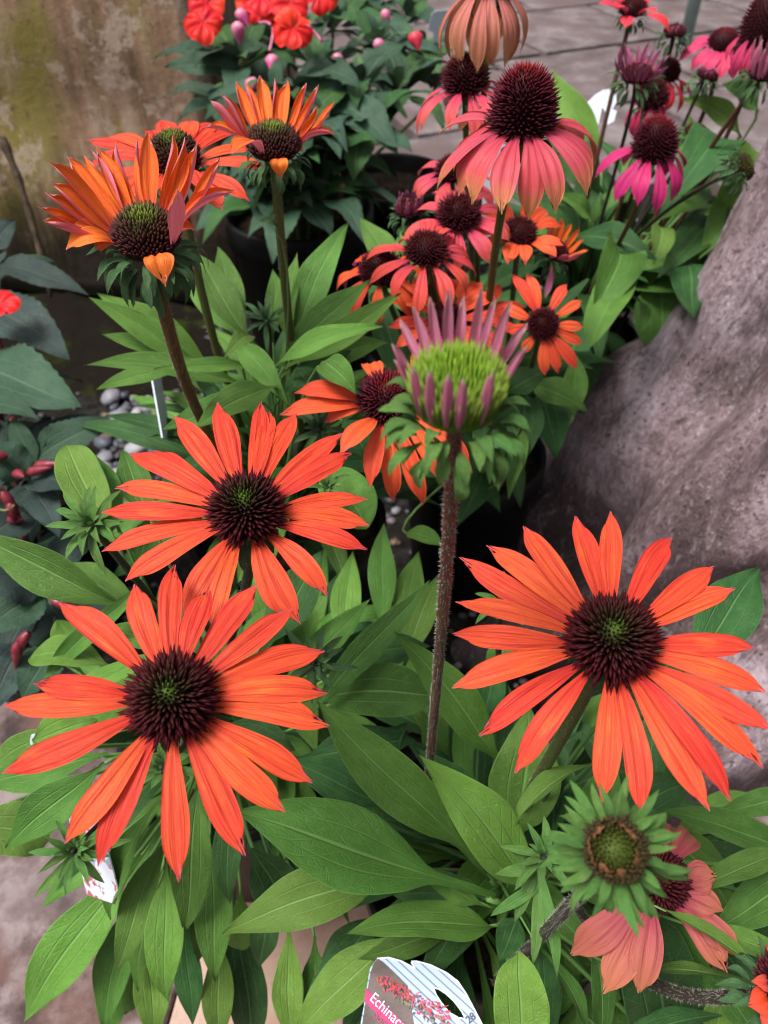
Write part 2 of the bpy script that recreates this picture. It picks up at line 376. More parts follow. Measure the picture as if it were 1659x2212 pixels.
def frame(ax):
    ax = ax.normalized(); a = ax.cross(Vector((0, 1, .1))).normalized(); return ax, a, ax.cross(a)
def cone(head, P0, ax, rc, hc, n=330, sp=.006, mat=CONE, seed=1, flat=.35, tmax=97, th=.0008, spc=.4, up=.0):
    """domed disc with its spiky florets, laid out in a sunflower spiral"""
    r = rng(seed); ax, a, b = frame(ax); mb = MB(); rings, seg = 9, 20
    V = []; U = []
    for i in range(rings + 1):
        th_ = R(105) * i / rings
        for k in range(seg):
            an = 2 * math.pi * k / seg
            V.append(P0 + (a * math.cos(an) + b * math.sin(an)) * rc * max(.001, math.sin(th_)) + ax * hc * math.cos(th_)); U.append((i / rings, 0.))
    F = [(i * seg + k, (i + 1) * seg + k, (i + 1) * seg + (k + 1) % seg, i * seg + (k + 1) % seg) for i in range(rings) for k in range(seg)]
    mb.add(V, F, U)
    for i in range(n):
        q = (i + .5) / n; th_ = math.acos(1 - q * (1 - math.cos(R(tmax)))); an = i * 2.399963
        d = a * math.cos(an) + b * math.sin(an)
        p = P0 + d * rc * math.sin(th_) * .96 + ax * hc * math.cos(th_) * .96
        nrm = (d * math.sin(th_) / rc + ax * math.cos(th_) / hc).normalized()
        dr = (nrm + ax * (flat + up) + Vector((r.gauss(0, .11), r.gauss(0, .11), r.gauss(0, .11)))).normalized()
        l = sp * (spc + (1 - spc) * min(1, math.sin(th_) * 1.08)) * r.uniform(.72, 1.15)
        s1 = dr.cross(d if abs(dr.dot(d)) < .9 else ax).normalized(); s2 = dr.cross(s1)
        rho = math.sin(min(th_, R(90))) if th_ < R(90) else 1.
        wd = th * (.6 + .7 * rho)
        base = [p + (s1 * math.cos(g) + s2 * math.sin(g)) * wd for g in (0, 1.571, 3.142, 4.712)]
        midp = [p + dr * l * .55 + (s1 * math.cos(g) + s2 * math.sin(g)) * wd * .85 for g in (0, 1.571, 3.142, 4.712)]
        tip = p + dr * l
        mb.add(base + midp + [tip], [(0, 1, 5, 4), (1, 2, 6, 5), (2, 3, 7, 6), (3, 0, 4, 7), (4, 5, 8), (5, 6, 8), (6, 7, 8), (7, 4, 8)],
               [(rho, .0)] * 4 + [(rho, .6)] * 4 + [(rho, 1.)])
    return mb.build('cone', mat, head, origin=P0)

def bracts(head, P0, ax, rb, L, n=30, w=.004, el=(-75, 10), mat=BRACT, seed=1, single=False, rows=3, arch=.25):
    r = rng(seed); ax, a, b = frame(ax); mb = MB()
    for i in range(n):
        q = i % rows; an = 2.399963 * i + r.uniform(-.2, .2); d = a * math.cos(an) + b * math.sin(an)
        e = R(el[0] + (el[1] - el[0]) * ((q + r.random()) / rows)); B = P0 + d * rb * r.uniform(.7, 1.) - ax * (.001 + .0022 * (rows - q))
        T = B + (d * math.cos(e) + ax * math.sin(e)) * L * r.uniform(.7, 1.15)
        m2 = MB() if single else mb
        leaf_shape(m2, B, T, w * r.uniform(.8, 1.15), (ax * math.cos(e) - d * math.sin(e)), arch=arch * r.uniform(.6, 1.3), cup=.25, shape='strap', nv=8, half=2,
                   r=r, droop=r.uniform(-.2, .15), lat=r.uniform(-.12, .12), twist=r.uniform(-.5, .5))
        if single: m2.build('bract', mat, head, origin=B)
    if not single: mb.build('bracts', mat, head, origin=P0, kind='stuff')

def head_at(plant, P0, label, name='flower_head'):
    return empty(name, P0, plant, label=label)
def tip_point(px, py, P0, ax, L, mode, h):
    r = ray(px, py)
    tm = (P0 - CAM).dot(r); near = CAM + r * tm; off = (near - P0).length
    if mode == 'p':
        den = r.dot(ax)
        if abs(den) > .12:
            q = CAM + r * ((P0 - ax * h - CAM).dot(ax) / den); l = (q - P0).length
            if .55 * L < l < 1.45 * L: return q
            mode = 'f' if (q - near).dot(r) < 0 else 'b'
        else: mode = 'm'
    if mode == 'm' or off >= L: return near
    dt = math.sqrt(L * L - off * off)
    return near + r * (dt if mode == 'b' else -dt)
def petals_px(head, P0, ax, rc, L, tips, w, mat, seed=1, h=.004, arch=.06, curl=0., dz=.002, cup=.1, lo=.9, tj=.003, roll=None):
    """petals whose tips were read off the photograph; each tip lies on the flower's own disc or sphere"""
    r = rng(seed); ax = ax.normalized()
    for i, tp in enumerate(tips):
        tx, ty = tp[:2]; mode = tp[2] if len(tp) > 2 else 'p'; ex = tp[3] if len(tp) > 3 else {}
        T = tip_point(tx, ty, P0, ax, ex.get('L', L), mode, ex.get('h', h + r.uniform(-tj, tj)))
        d = T - P0; d = (d - ax * d.dot(ax)).normalized()
        B = P0 + d * rc - ax * (dz + r.uniform(-.0012, .0012))
        mb = MB(); k = r.uniform(lo, 1.12) * ex.get('w', 1)
        petal_shape(mb, B, T, ax.cross(d), w * k, ex.get('arch', arch) + r.uniform(-.03, .03), ex.get('curl', curl) + r.uniform(-.05, .04), cup=ex.get('cup', cup) + r.uniform(-.12, .1),
                    lat=ex.get('lat', r.uniform(-.035, .035)), teeth=r.choice([2, 2, 3]), r=r, twist=ex.get('twist', r.uniform(-.15, .15)), roll=ex.get('roll', r.uniform(*roll) if roll else 0.))
        mb.build('petal', ex.get('mat', mat), head, origin=B)
def petals_gen(head, P0, ax, rc, n, L, w, phi, mat, seed=1, arch=.1, curl=-.05, jit=10, az0=0., span=360, dz=.002, cup=.12, skip=(), prof=None, teeth=None, nv=12, roll=0.):
    r = rng(seed); ax, a, b = frame(ax)
    for i in range(n):
        an = R(az0 + span * i / n + r.uniform(-.3, .3) * span / n)
        if i in skip: continue
        d = a * math.cos(an) + b * math.sin(an); e = R(phi + r.uniform(-jit, jit)); l = L * r.uniform(.88, 1.08)
        B = P0 + d * rc - ax * (dz + r.uniform(-.001, .001)); T = P0 + (d * math.cos(e) + ax * math.sin(e)) * l + d * rc * .4
        mb = MB(); petal_shape(mb, B, T, ax.cross(d), w * r.uniform(.85, 1.12), arch + r.uniform(-.04, .04), curl + r.uniform(-.06, .06), cup=cup + r.uniform(-.1, .1),
                    lat=r.uniform(-.06, .06), teeth=r.choice(teeth or [2, 3]), r=r, twist=r.uniform(-.3, .3), prof=prof, nv=nv, roll=roll)
        mb.build('petal', mat, head, origin=B)
def axis_mix(p, k, tilt=(0, 0, 0)): return (Z * (1 - k) + tocam(p) * k + Vector(tilt)).normalized()

# ================================================================== SETTING
def stone_mat(name, cols, scale, bs=.6, bd=.004, rough=.75, crack=0., spec=.3):
    m, nt = newmat(name); t = nd(nt, 'TexCoord').outputs['Object']
    rn = nd(nt, 'ObjectInfo').outputs['Random']
    off = nd(nt, 'VectorMath', {0: t, 1: comb(nt, mth(nt, 'MULTIPLY', rn, 9.), 0., 0.)}, operation='ADD').outputs[0]
    a = noi(nt, off, scale, 8, .65); b = noi(nt, off, scale * 6, 6, .7); c = noi(nt, off, scale * .35, 4, .5)
    col = ramp(nt, a, [(.36, cols[0]), (.50, cols[1]), (.62, cols[2])])
    col = mixc(nt, sstep(nt, c, .48, .66), col, cols[3])
    col = mixc(nt, mth(nt, 'MULTIPLY', sstep(nt, b, .52, .72), .55), col, cols[0])
    col = mixc(nt, mth(nt, 'MULTIPLY', sstep(nt, b, .30, .18), .5), col, cols[2])
    if crack:
        vo = nd(nt, 'TexVoronoi', {'Vector': off, 'Scale': crack}, feature='DISTANCE_TO_EDGE').outputs['Distance']
        col = mixc(nt, mth(nt, 'MULTIPLY', mth(nt, 'SUBTRACT', 1., sstep(nt, vo, .0, .012)), .4), col, cols[2])
    finish(nt, col, rough, spec, 0, None, mth(nt, 'ADD', a, mth(nt, 'MULTIPLY', b, .6)), bs, bd)
    return m
PAVE = stone_mat('paving_stone', [(.040, .026, .024), (.135, .090, .088), (.25, .20, .20), (.125, .060, .046)], 24, crack=2.2)
PAVE_FAR = stone_mat('paving_stone_far', [(.085, .062, .062), (.135, .103, .105), (.20, .165, .168), (.12, .085, .080)], 9, .3, .003)
PAVE_PEACH = stone_mat('paving_stone_peach', [(.26, .15, .11), (.40, .25, .19), (.46, .32, .26), (.34, .20, .15)], 9, .3)
PEBM = stone_mat('pebble_stone', [(.05, .045, .045), (.12, .11, .115), (.22, .21, .23), (.09, .075, .065)], 20, .2, .001, .4)
GRAVEL = stone_mat('gravel_bed', [(.008, .007, .006), (.025, .022, .020), (.05, .045, .042), (.018, .016, .012)], 60, 1., .01, .9, spec=.1)

def sheet(name, x0, x1, y0, y1, z, mat, **k):
    mb = MB(); mb.add([(x0, y0, z), (x1, y0, z), (x1, y1, z), (x0, y1, z)], [(0, 1, 2, 3)]); return mb.build(name, mat, None, False, (0, 0, 0), **k)
sheet('ground', -80, 80, -80, 80, -.03, GRAVEL, kind='structure')

def slab(mb, pts, z0, z1, bev=.006, seed=1):
    """paving slab: outline pts (x, y), worn edges"""
    n = len(pts); c = Vector((sum(p[0] for p in pts) / n, sum(p[1] for p in pts) / n)); r = rng(seed)
    ring = []
    for i in range(n):
        a, b = Vector(pts[i]), Vector(pts[(i + 1) % n])
        for q in range(6): ring.append(a.lerp(b, q / 6) + Vector((r.gauss(0, .0022), r.gauss(0, .0022))))
    m = len(ring); V = []
    for zz, f in ((z0, 0), (z1 - bev, 0), (z1 - bev * .3, bev * .6), (z1, bev * 2)):
        for p in ring: q = p + (c - p).normalized() * f; V.append((q.x, q.y, zz + (r.gauss(0, .0006) if zz > z0 else 0)))
    F = [(k * m + i, k * m + (i + 1) % m, (k + 1) * m + (i + 1) % m, (k + 1) * m + i) for k in range(3) for i in range(m)]
    F.append(tuple(3 * m + i for i in range(m))); mb.add(V, F)
def paving(name, quads, label=None):
    root = empty(name, (quads[0][0][0][0], quads[0][0][0][1], -.03), kind='structure')
    for i, (q, mat) in enumerate(quads):
        mb = MB(); slab(mb, q, -.03, .0 + rng(i).uniform(-.002, .002), .003, seed=i); mb.build('paving_slab', mat, root, False)
def rot(pts, a, cx, cy):
    c, s = math.cos(a), math.sin(a); return [(cx + (x - cx) * c - (y - cy) * s, cy + (x - cx) * s + (y - cy) * c) for x, y in pts]
front = []
xs = [-1.0, -.55, -.185, -.02, .22, .62]
for i in range(5):
    for j, (ya, yb) in enumerate(((-.5, -.06), (-.05, .40))):
        front.append((rot([(xs[i] + .0003, ya), (xs[i + 1] - .0003, ya), (xs[i + 1] - .0003, yb), (xs[i] + .0003, yb)], R(-9), -.1, .1), PAVE_PEACH if i == 2 else PAVE))
paving('front_paving', front)
back = []
for i in range(-3, 7):
    for j in range(7):
        r_ = rng(i * 31 + j); s = .52; x = i * s + (j % 2) * .22 - .4; y = 1.35 + j * s
        q_ = rot([(x, y)], R(24), .6, 2.2)[0]
        if q_[0] < -.02 and q_[1] < 2.4 or q_[1] < 1.35: continue
        back.append((rot([(x + .012, y + .012), (x + s - .012, y + .012), (x + s - .012, y + s - .012), (x + .012, y + s - .012)], R(24), .6, 2.2), PAVE_FAR))
paving('back_paving', back)

# gravel with its single pebbles where they show, small grit elsewhere
gb = empty('gravel_bed', (-.3, .9, -.03), kind='structure')
PV = []
for k in range(7):
    bm = bmesh.new(); bmesh.ops.create_icosphere(bm, subdivisions=2, radius=1); r_ = rng(k + 5)
    sx, sy, sz = r_.uniform(.8, 1.25), r_.uniform(.7, 1.), r_.uniform(.38, .62)
    for v in bm.verts:
        v.co *= 1 + .42 * mnoise.noise(v.co * 1.3 + Vector((k * 7, 0, 0))); v.co.x *= sx; v.co.y *= sy; v.co.z *= sz
    me = bpy.data.meshes.new('pebble'); bm.to_mesh(me); bm.free(); me.polygons.foreach_set('use_smooth', [True] * len(me.polygons))
    PV.append(me)
def pebm(name, c, c2): return stone_mat(name, [c2, c, tuple(min(1, x * 1.25) for x in c), c], 30, .2, .001, .45)
PCOL = [pebm('pebble_grey', (.20, .195, .22), (.15, .14, .16)), pebm('pebble_pale', (.34, .33, .36), (.25, .24, .26)), pebm('pebble_slate', (.085, .09, .115), (.06, .06, .075)),
        pebm('pebble_brown', (.16, .115, .08), (.10, .07, .05)), pebm('pebble_dark', (.05, .047, .05), (.03, .03, .03)), pebm('pebble_mauve', (.17, .13, .14), (.12, .09, .10))]
for me, ma in zip(PV, [0, 1, 2, 3, 4, 5, 0]): me.materials.append(PCOL[ma])
PROWS = [('w', (215, 390, 830, 1080), 110), ('w', (470, 570, 380, 640), 50), ('w', (960, 1290, 930, 1290), 80), ('w', (740, 790, 300, 500), 12), ('w', (1250, 1400, 120, 420), 20)]
rp = rng(11); placed = []
for _, (xa, xb, ya, yb), n in PROWS:
    for _k in range(n * 6):
        if n <= 0: break
        g = ground(rp.uniform(xa, xb), rp.uniform(ya, yb)); s = rp.choice([.007, .009, .011, .013, .016])
        if g.y > 1.6 or any((g.x - q[0]) ** 2 + (g.y - q[1]) ** 2 < (.72 * (s + q[2])) ** 2 for q in placed): continue
        placed.append((g.x, g.y, s)); n -= 1
        me = rp.choice([PV[0], PV[1], PV[2], PV[2], PV[3], PV[3], PV[4], PV[4], PV[5], PV[6]]); o = bpy.data.objects.new('pebble', me); link(o, gb)
        o.location = (g.x, g.y, -.03 + s * rp.uniform(.5, 1.1)); o.scale = (s * 1.1,) * 3; o.rotation_euler = (rp.uniform(-.4, .4), rp.uniform(-.4, .4), rp.random() * 6.28)
mb = MB(); ic = bmesh.new(); bmesh.ops.create_icosphere(ic, subdivisions=1, radius=1)
icv = [v.co.copy() for v in ic.verts]; icf = [[v.index for v in f.verts] for f in ic.faces]; ic.free()
for _ in range(4200):
    x, y = rp.uniform(-1.1, .75), rp.uniform(.42, 1.75); s = rp.uniform(.003, .0085); a = rp.random() * 6.28
    mb.add([Vector((x + (v.x * math.cos(a) * 1.2 - v.y * math.sin(a)) * s, y + (v.x * math.sin(a) * 1.2 + v.y * math.cos(a)) * s, -.03 + v.z * s * .6 + s * .3)) for v in icv], icf, None, rp.choice([0, 0, 1, 2, 3, 3, 4]) if x > -.32 or y < .75 else 0)  # dark grit alone at the back left, painting in the planter's shade
mb.build('grit', [PCOL[4], PCOL[2], PCOL[0], PCOL[3], PCOL[5]], gb, kind='stuff')

# mossy soil bank at the planter's foot, blackened to paint in the shade there
mb = MB(); nx, ny = 60, 50; V = []
for j in range(ny + 1):
    for i in range(nx + 1):
        x, y = -1.2 + .93 * i / nx, 1.04 + .5 * j / ny; f = min(1, i / 6, (nx - i) / 10, j / 8, (ny - j) / 6)
        V.append((x, y, -.034 + f * (.022 + .016 * mnoise.noise(Vector((x * 9, y * 9, 0))) + .006 * mnoise.noise(Vector((x * 40, y * 40, 3))))))
mb.add(V, [(j * (nx + 1) + i, j * (nx + 1) + i + 1, (j + 1) * (nx + 1) + i + 1, (j + 1) * (nx + 1) + i) for j in range(ny) for i in range(nx)])
mb.build('soil_shade_bank', plain('mossy_soil_painted_shade', (.010, .008, .006), (.022, .030, .006), 14, .95, .05, 1., .01, lo=.5, hi=.68), None, origin=(-.8, 1.1, -.03), kind='structure')

# mossy weathered planter in the back, beside the red impatiens
m, nt = newmat('weathered_planter'); t = nd(nt, 'TexCoord').outputs['Object']
sp = nd(nt, 'SeparateXYZ', {0: t}); zz = sp.outputs[2]
stv = nd(nt, 'Mapping', {0: t, 3: (1, 1, .22)}).outputs[0]
a = noi(nt, stv, 16, 7, .65); b = noi(nt, t, 55, 6, .7); c = noi(nt, stv, 6, 4, .55, .6); d = noi(nt, t, 9, 8, .75)
col = ramp(nt, a, [(.36, (.17, .11, .06)), (.50, (.33, .20, .13)), (.62, (.46, .33, .24))])
col = mixc(nt, sstep(nt, c, .46, .62), col, (.27, .22, .06))
col = mixc(nt, mth(nt, 'MULTIPLY', sstep(nt, d, .53, .58), .75), col, (.52, .40, .31))
col = mixc(nt, mth(nt, 'MULTIPLY', sstep(nt, b, .55, .66), .5), col, (.10, .065, .04))
low = mth(nt, 'MULTIPLY', sstep(nt, mth(nt, 'ADD', zz, mth(nt, 'MULTIPLY', a, .22)), .37, .21), .95)  # foot stain, carried higher to paint in the shade on the base
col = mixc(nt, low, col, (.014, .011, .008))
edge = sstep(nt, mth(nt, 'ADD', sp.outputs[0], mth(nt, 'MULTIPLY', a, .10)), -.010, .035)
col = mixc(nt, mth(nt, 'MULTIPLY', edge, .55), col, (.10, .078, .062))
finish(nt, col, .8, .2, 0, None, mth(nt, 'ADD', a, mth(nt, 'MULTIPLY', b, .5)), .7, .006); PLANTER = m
pe = P(452, 0, 1.12); pl = empty('weathered_planter', (pe.x, pe.y, -.03), label='tall mossy terracotta planter with peeling stains behind the upright orange flowers', cat='planter')
bm = bmesh.new(); bmesh.ops.create_cube(bm, size=1); 
for v in bm.verts:
    v.co.x = (v.co.x - .5) * .95 + .0; v.co.y = (v.co.y + .5) * .55; v.co.z = (v.co.z + .5) * .68
bmesh.ops.bevel(bm, geom=list(bm.edges), offset=.018, segments=4, affect='EDGES')
bmesh.ops.subdivide_edges(bm, edges=[e for e in bm.edges if e.calc_length() > .1], cuts=22, use_grid_fill=True)
for v in bm.verts: v.co += Vector((0, 1, 0)) * .010 * mnoise.noise(v.co * 7) + Vector((1, 0, 0)) * .006 * mnoise.noise(v.co * 6 + Vector((5, 0, 0))); 
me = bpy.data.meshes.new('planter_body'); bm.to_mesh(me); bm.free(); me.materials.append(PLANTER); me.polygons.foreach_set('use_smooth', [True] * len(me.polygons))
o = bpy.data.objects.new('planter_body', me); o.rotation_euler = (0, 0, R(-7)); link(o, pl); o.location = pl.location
# twig lying against it
tw = MB(); tube(tw, bez([P(5, 300, 1.07), P(40, 380, 1.07), P(70, 470, 1.07), P(110, 640, 1.07)], 14), .006, .004, 7, bulge=.2)
tw.build('twig', plain('twig_bark', (.030, .020, .012), (.075, .050, .030), 60, .8, .2, .8, .003), None, label='thin dark twig leaning on the mossy planter', cat='twig')

# gnarled root at the right
m, nt = newmat('weathered_root'); t = nd(nt, 'TexCoord').outputs['Object']
st = nd(nt, 'Mapping', {0: t, 3: (1, 1, .28)}).outputs[0]
a = noi(nt, st, 9, 6, .6, .4); b = noi(nt, st, 42, 7, .7); c = noi(nt, t, 4.2, 5, .6); d = noi(nt, t, 260, 3, .7)
col = ramp(nt, a, [(.34, (.12, .078, .082)), (.49, (.26, .180, .198)), (.62, (.44, .35, .395))])
zr = nd(nt, 'SeparateXYZ', {0: t}).outputs[2]
dark_low = sstep(nt, mth(nt, 'ADD', zr, mth(nt, 'MULTIPLY', mth(nt, 'SUBTRACT', c, .5), .9)), .17, .06)  # root gets darker towards the bottom, broken up by noise
col = mixc(nt, mth(nt, 'MULTIPLY', dark_low, .85), col, (.070, .043, .042))
col = mixc(nt, mth(nt, 'MULTIPLY', sstep(nt, c, .54, .64), .75), col, (.070, .043, .042))
col = mixc(nt, mth(nt, 'MULTIPLY', sstep(nt, b, .52, .64), .6), col, (.10, .064, .062))
col = mixc(nt, mth(nt, 'MULTIPLY', sstep(nt, b, .42, .32), .5), col, (.50, .43, .46))
e2 = noi(nt, nd(nt, 'Mapping', {0: t, 3: (1, 1, .12)}).outputs[0], 70, 5, .7, .8)
col = mixc(nt, mth(nt, 'MULTIPLY', sstep(nt, e2, .56, .66), .5), col, (.085, .055, .055))
pit = sstep(nt, noi(nt, t, 130, 4, .7), .60, .68); gr = noi(nt, nd(nt, 'Mapping', {0: t, 3: (1, 1, .35)}).outputs[0], 190, 4, .75)
col = mixc(nt, mth(nt, 'MULTIPLY', pit, .6), col, (.04, .025, .025))
col = mixc(nt, mth(nt, 'MULTIPLY', sstep(nt, gr, .50, .62), .45), col, (.09, .06, .06))
col = mixc(nt, mth(nt, 'MULTIPLY', sstep(nt, gr, .44, .36), .4), col, (.50, .43, .46))
hgt = mth(nt, 'ADD', mth(nt, 'ADD', a, mth(nt, 'MULTIPLY', b, .45)), mth(nt, 'ADD', mth(nt, 'MULTIPLY', gr, -.3), mth(nt, 'ADD', mth(nt, 'MULTIPLY', e2, -.5), mth(nt, 'MULTIPLY', pit, -.3))))
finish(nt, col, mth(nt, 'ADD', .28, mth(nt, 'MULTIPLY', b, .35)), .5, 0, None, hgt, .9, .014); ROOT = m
rc_ = Vector((.60, .69))
mb = MB(); NT, NZ = 220, 130; V = []; U = []
SIL = [(0, .43), (.03, .415), (.07, .392), (.117, .366), (.16, .352), (.206, .338), (.24, .315), (.28, .285), (.34, .262), (.446, .240), (.6, .22), (.75, .21)]
LOBE = [(R(178), .028, .26), (R(192), -.020, .10), (R(203), .040, .13), (R(217), -.026, .09), (R(230), .048, .15), (R(246), -.030, .10), (R(258), .034, .13), (R(272), -.03, .10), (R(288), .05, .22), (R(20), .04, .4), (R(100), .05, .4), (R(148), -.02, .2), (R(325), -.03, .25)]
for j in range(NZ + 1):
    z = -.04 + .79 * j / NZ
    r0 = smooth_interp(max(0, z), [q[0] for q in SIL], [q[1] for q in SIL])
    for i in range(NT):
        th = 2 * math.pi * i / NT; rr = r0; fl = 1.15 * math.exp(-max(z, 0) / .22) + .25
        for (l0, am, wd) in LOBE:
            l1 = l0 + (z - .1) * (.9 + .6 * math.sin(l0 * 7)) * (1 if R(185) < l0 < R(280) else 0) + .05 * math.sin(z * 17 + l0 * 9)
            dd = (th - l1 + math.pi) % (2 * math.pi) - math.pi; rr += am * 1.5 * (fl + .12) * math.exp(-(dd / wd) ** 2)
        p = Vector((math.cos(th), math.sin(th), z * 1.2))
        q = Vector((p.x * 3, p.y * 3, z * 3))
        rr += .030 * mnoise.noise(q) * fl + .011 * mnoise.noise(Vector((p.x * 9, p.y * 9, z * 7))) + .0045 * mnoise.noise(Vector((p.x * 24, p.y * 24, z * 12)))
        rr -= .014 * max(0, 1 - abs(mnoise.noise(Vector((p.x * 5 + 3, p.y * 5, z * 2.2)))) * 9)      # creases
        V.append((rc_.x + math.cos(th) * rr, rc_.y + math.sin(th) * rr, z)); U.append((i / NT, z))
F = [(j * NT + i, j * NT + (i + 1) % NT, (j + 1) * NT + (i + 1) % NT, (j + 1) * NT + i) for j in range(NZ) for i in range(NT)]
F.append(tuple(NZ * NT + i for i in range(NT))); mb.add(V, F, U)
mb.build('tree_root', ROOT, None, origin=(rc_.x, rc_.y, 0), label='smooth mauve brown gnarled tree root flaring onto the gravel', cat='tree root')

# pots
def pot(x, y, h, r, label, z0=-.03, group=None):
    e = empty('nursery_pot', (x, y, z0), label=label, cat='pot', group=group); n = 48; mb = MB()
    prof = [(.78 * r, 0), (.80 * r, .004), (.95 * r, h * .86), (r, h * .865), (r * 1.045, h * .87), (r * 1.05, h * .99), (r * 1.03, h), (r * .99, h), (r * .975, h * .985), (r * .93, h * .80), (r * .9, h * .6)]
    V = [(x + math.cos(6.28318 * k / n) * pr * (1 + .004 * math.sin(k * .9)), y + math.sin(6.28318 * k / n) * pr, z0 + pz) for pr, pz in prof for k in range(n)]
    F = [(i * n + k, i * n + (k + 1) % n, (i + 1) * n + (k + 1) % n, (i + 1) * n + k) for i in range(len(prof) - 1) for k in range(n)]
    F.append(tuple(range(n))[::-1]); mb.add(V, F); mb.build('pot_wall', PLASTIC, e, origin=(x, y, z0))
    mb = MB(); V = [(x, y, z0 + h * .88)]; r_ = rng(int(x * 1000)); rings = 7
    for i in range(1, rings + 1):
        for k in range(n):
            an = 6.28318 * k / n; q = r * .955 * i / rings
            V.append((x + math.cos(an) * q, y + math.sin(an) * q, z0 + h * .88 + r_.gauss(0, .0025) * (i < rings)))
    F = [(0, 1 + k, 1 + (k + 1) % n) for k in range(n)] + [(1 + i * n + k, 1 + (i + 1) * n + k, 1 + (i + 1) * n + (k + 1) % n, 1 + i * n + (k + 1) % n) for i in range(rings - 1) for k in range(n)]
    mb.add(V, F); mb.build('potting_soil', SOIL, e, origin=(x, y, z0))
    return e

# ================================================================== FRONT LEFT CONEFLOWER (two open orange flowers)
RSX, RSY = [-1e4, 395, 620, 720, 770, 830, 900, 960, 1050, 1110, 1e4], [9e3, 1665, 1540, 1480, 1420, 1330, 1270, 1250, 1190, 1140, 1130]
def on_root(p):
    q = p - CAM; d = q.dot(FWD); x = CX + q.x / d * FP; y = CY - q.dot(UPV) / d * FP
    return y > 395 and x > float(np.interp(y, RSX, RSY)) - 25
def crown_leaves(plant, c, n, L, w, el, seed, mat=None, az=(0, 360), base=.02, **k):
    r = rng(seed)
    for i in range(n):
        a = R(r.uniform(*az)); e = R(r.uniform(*el)); d = Vector((math.cos(a), math.sin(a), 0)); l = r.uniform(*L)
        B = Vector(c) + d * base * r.random() + Z * r.uniform(-.01, .02); T = B + d * l * math.cos(e) + Z * l * math.sin(e)
        if B.y > .6 and (on_root(T) or on_root(B.lerp(T, .6))): continue
        kk = dict(arch=r.uniform(.08, .24), droop=r.uniform(0, .15), roll=r.uniform(-.35, .35), cup=r.uniform(.05, .25), shape='stalk', nv=14, half=3, lat=r.uniform(-.05, .05), seed=i); kk.update(k)
        leaf(plant, B, T, w * r.uniform(.75, 1.2), r.choice(mat) if isinstance(mat, list) else mat, face=(Z - d * .25), **kk)

pot(-.125, .315, .215, .085, 'black plastic pot hidden under the front left coneflower leaves')
PA = empty('coneflower_plant', (-.125, .315, .16), label='coneflower with two wide open orange flowers overlapping one another, leaves spilling onto paving', cat='coneflower', group='potted coneflowers')
CA = Vector((-.125, .31, .185)); CROWN[PA.name] = CA
pA = P(372, 1512, .250); axA = axis_mix(pA, .55)
hA = head_at(PA, pA, 'wide open orange flower with dark spiky cone above the paving')
cone(hA, pA, axA, .0086, .0118, 360, .0088, CONE, 3, flat=.34, spc=.32, th=.00072)
petals_px(hA, pA, axA, .0085, .0385, [(131, 1303), (290, 1258), (380, 1223), (452, 1268), (555, 1265), (631, 1315), (702, 1403), (709, 1495), (712, 1565), (675, 1690), (617, 1753), (531, 1848), (387, 1905), (212, 1871), (137, 1821), (8, 1671), (5, 1523), (74, 1478)], .0088, ORANGE, 5, h=.004)
bracts(hA, pA - axA * .003, axA, .008, .011, 34, .0035, (-80, -5), BRACT, 4)
stem(PA, [pA - axA * .004, pA - axA * .04, CA + Vector((-.01, -.03, .12)), CA], .0023, .0026, STEM_D, 700, 5)
pC = P(533, 1108, .300); axC = axis_mix(pC, .28, (0, -.02, 0))
hC = head_at(PA, pC, 'open orange flower with dark cone set behind the other orange flower, petals overlapping it')
cone(hC, pC, axC, .0094, .0120, 360, .0086, CONE, 7, flat=.34, spc=.32, th=.00072)
petals_px(hC, pC, axC, .0088, .047, [(277, 970), (330, 965), (377, 905), (472, 870), (565, 870), (583, 885), (640, 888), (740, 938), (760, 980), (795, 1073), (797, 1138), (795, 1183), (707, 1285), (650, 1345), (607, 1325), (455, 1352), (395, 1330), (270, 1253), (217, 1183), (217, 1105), (245, 1050)], .0091, ORANGE, 9, h=.006)
bracts(hC, pC - axC * .003, axC, .008, .012, 34, .0035, (-80, -5), BRACT, 8)
stem(PA, [pC - axC * .004, pC - Z * .06, CA + Vector((.01, .02, .14)), CA], .0022, .0026, STEM_D, 700, 6)

def star_bud(plant, px, py, d, rad, n=24, seed=1, mat=BRACT_YG, k=.5, base=None, stem_mat_=STEM_D, w=.0035, lab='star shaped green bud of narrow leaflets'):
    """young closed bud: a rosette of narrow pointed leaflets round a tight green heart"""
    p = P(px, py, d); r = rng(seed); ax, a, b = frame(axis_mix(p, k, (r.uniform(-.2, .2), 0, 0)))
    h = head_at(plant, p, lab, 'flower_bud')
    for i in range(n):
        an = i * 2.399963; q = i / n; e = R(78 - 85 * q + r.uniform(-9, 9)); dd = a * math.cos(an) + b * math.sin(an)
        B = p + dd * .0015 - ax * .003 * q; T = B + (dd * math.cos(e) + ax * math.sin(e)) * rad * (.28 + .80 * q) * r.uniform(.85, 1.15)
        mb = MB(); leaf_shape(mb, B, T, w * (.65 + .5 * q), ax * math.cos(e) - dd * math.sin(e), arch=.1, cup=.3, shape='strap', nv=9, half=2, r=r, droop=r.uniform(-.05, .15), lat=r.uniform(-.05, .05))
        mb.build('leaflet', mat, h, origin=B)
    if base is not None: stem(plant, [p - ax * .002, p - ax * .03, Vector(base) + Z * .06, Vector(base)], .0016, .0024, stem_mat_, 160, seed, hl=.001)
star_bud(PA, 195, 1130, .33, .0195, 28, 21, base=CA + Vector((0, .01, .02)))
star_bud(PA, 160, 1838, .335, .020, 26, 22, k=.7, base=CA)
star_bud(PA, 352, 1655, .315, .013, 18, 23, k=.6, base=CA, mat=BRACT_YG)
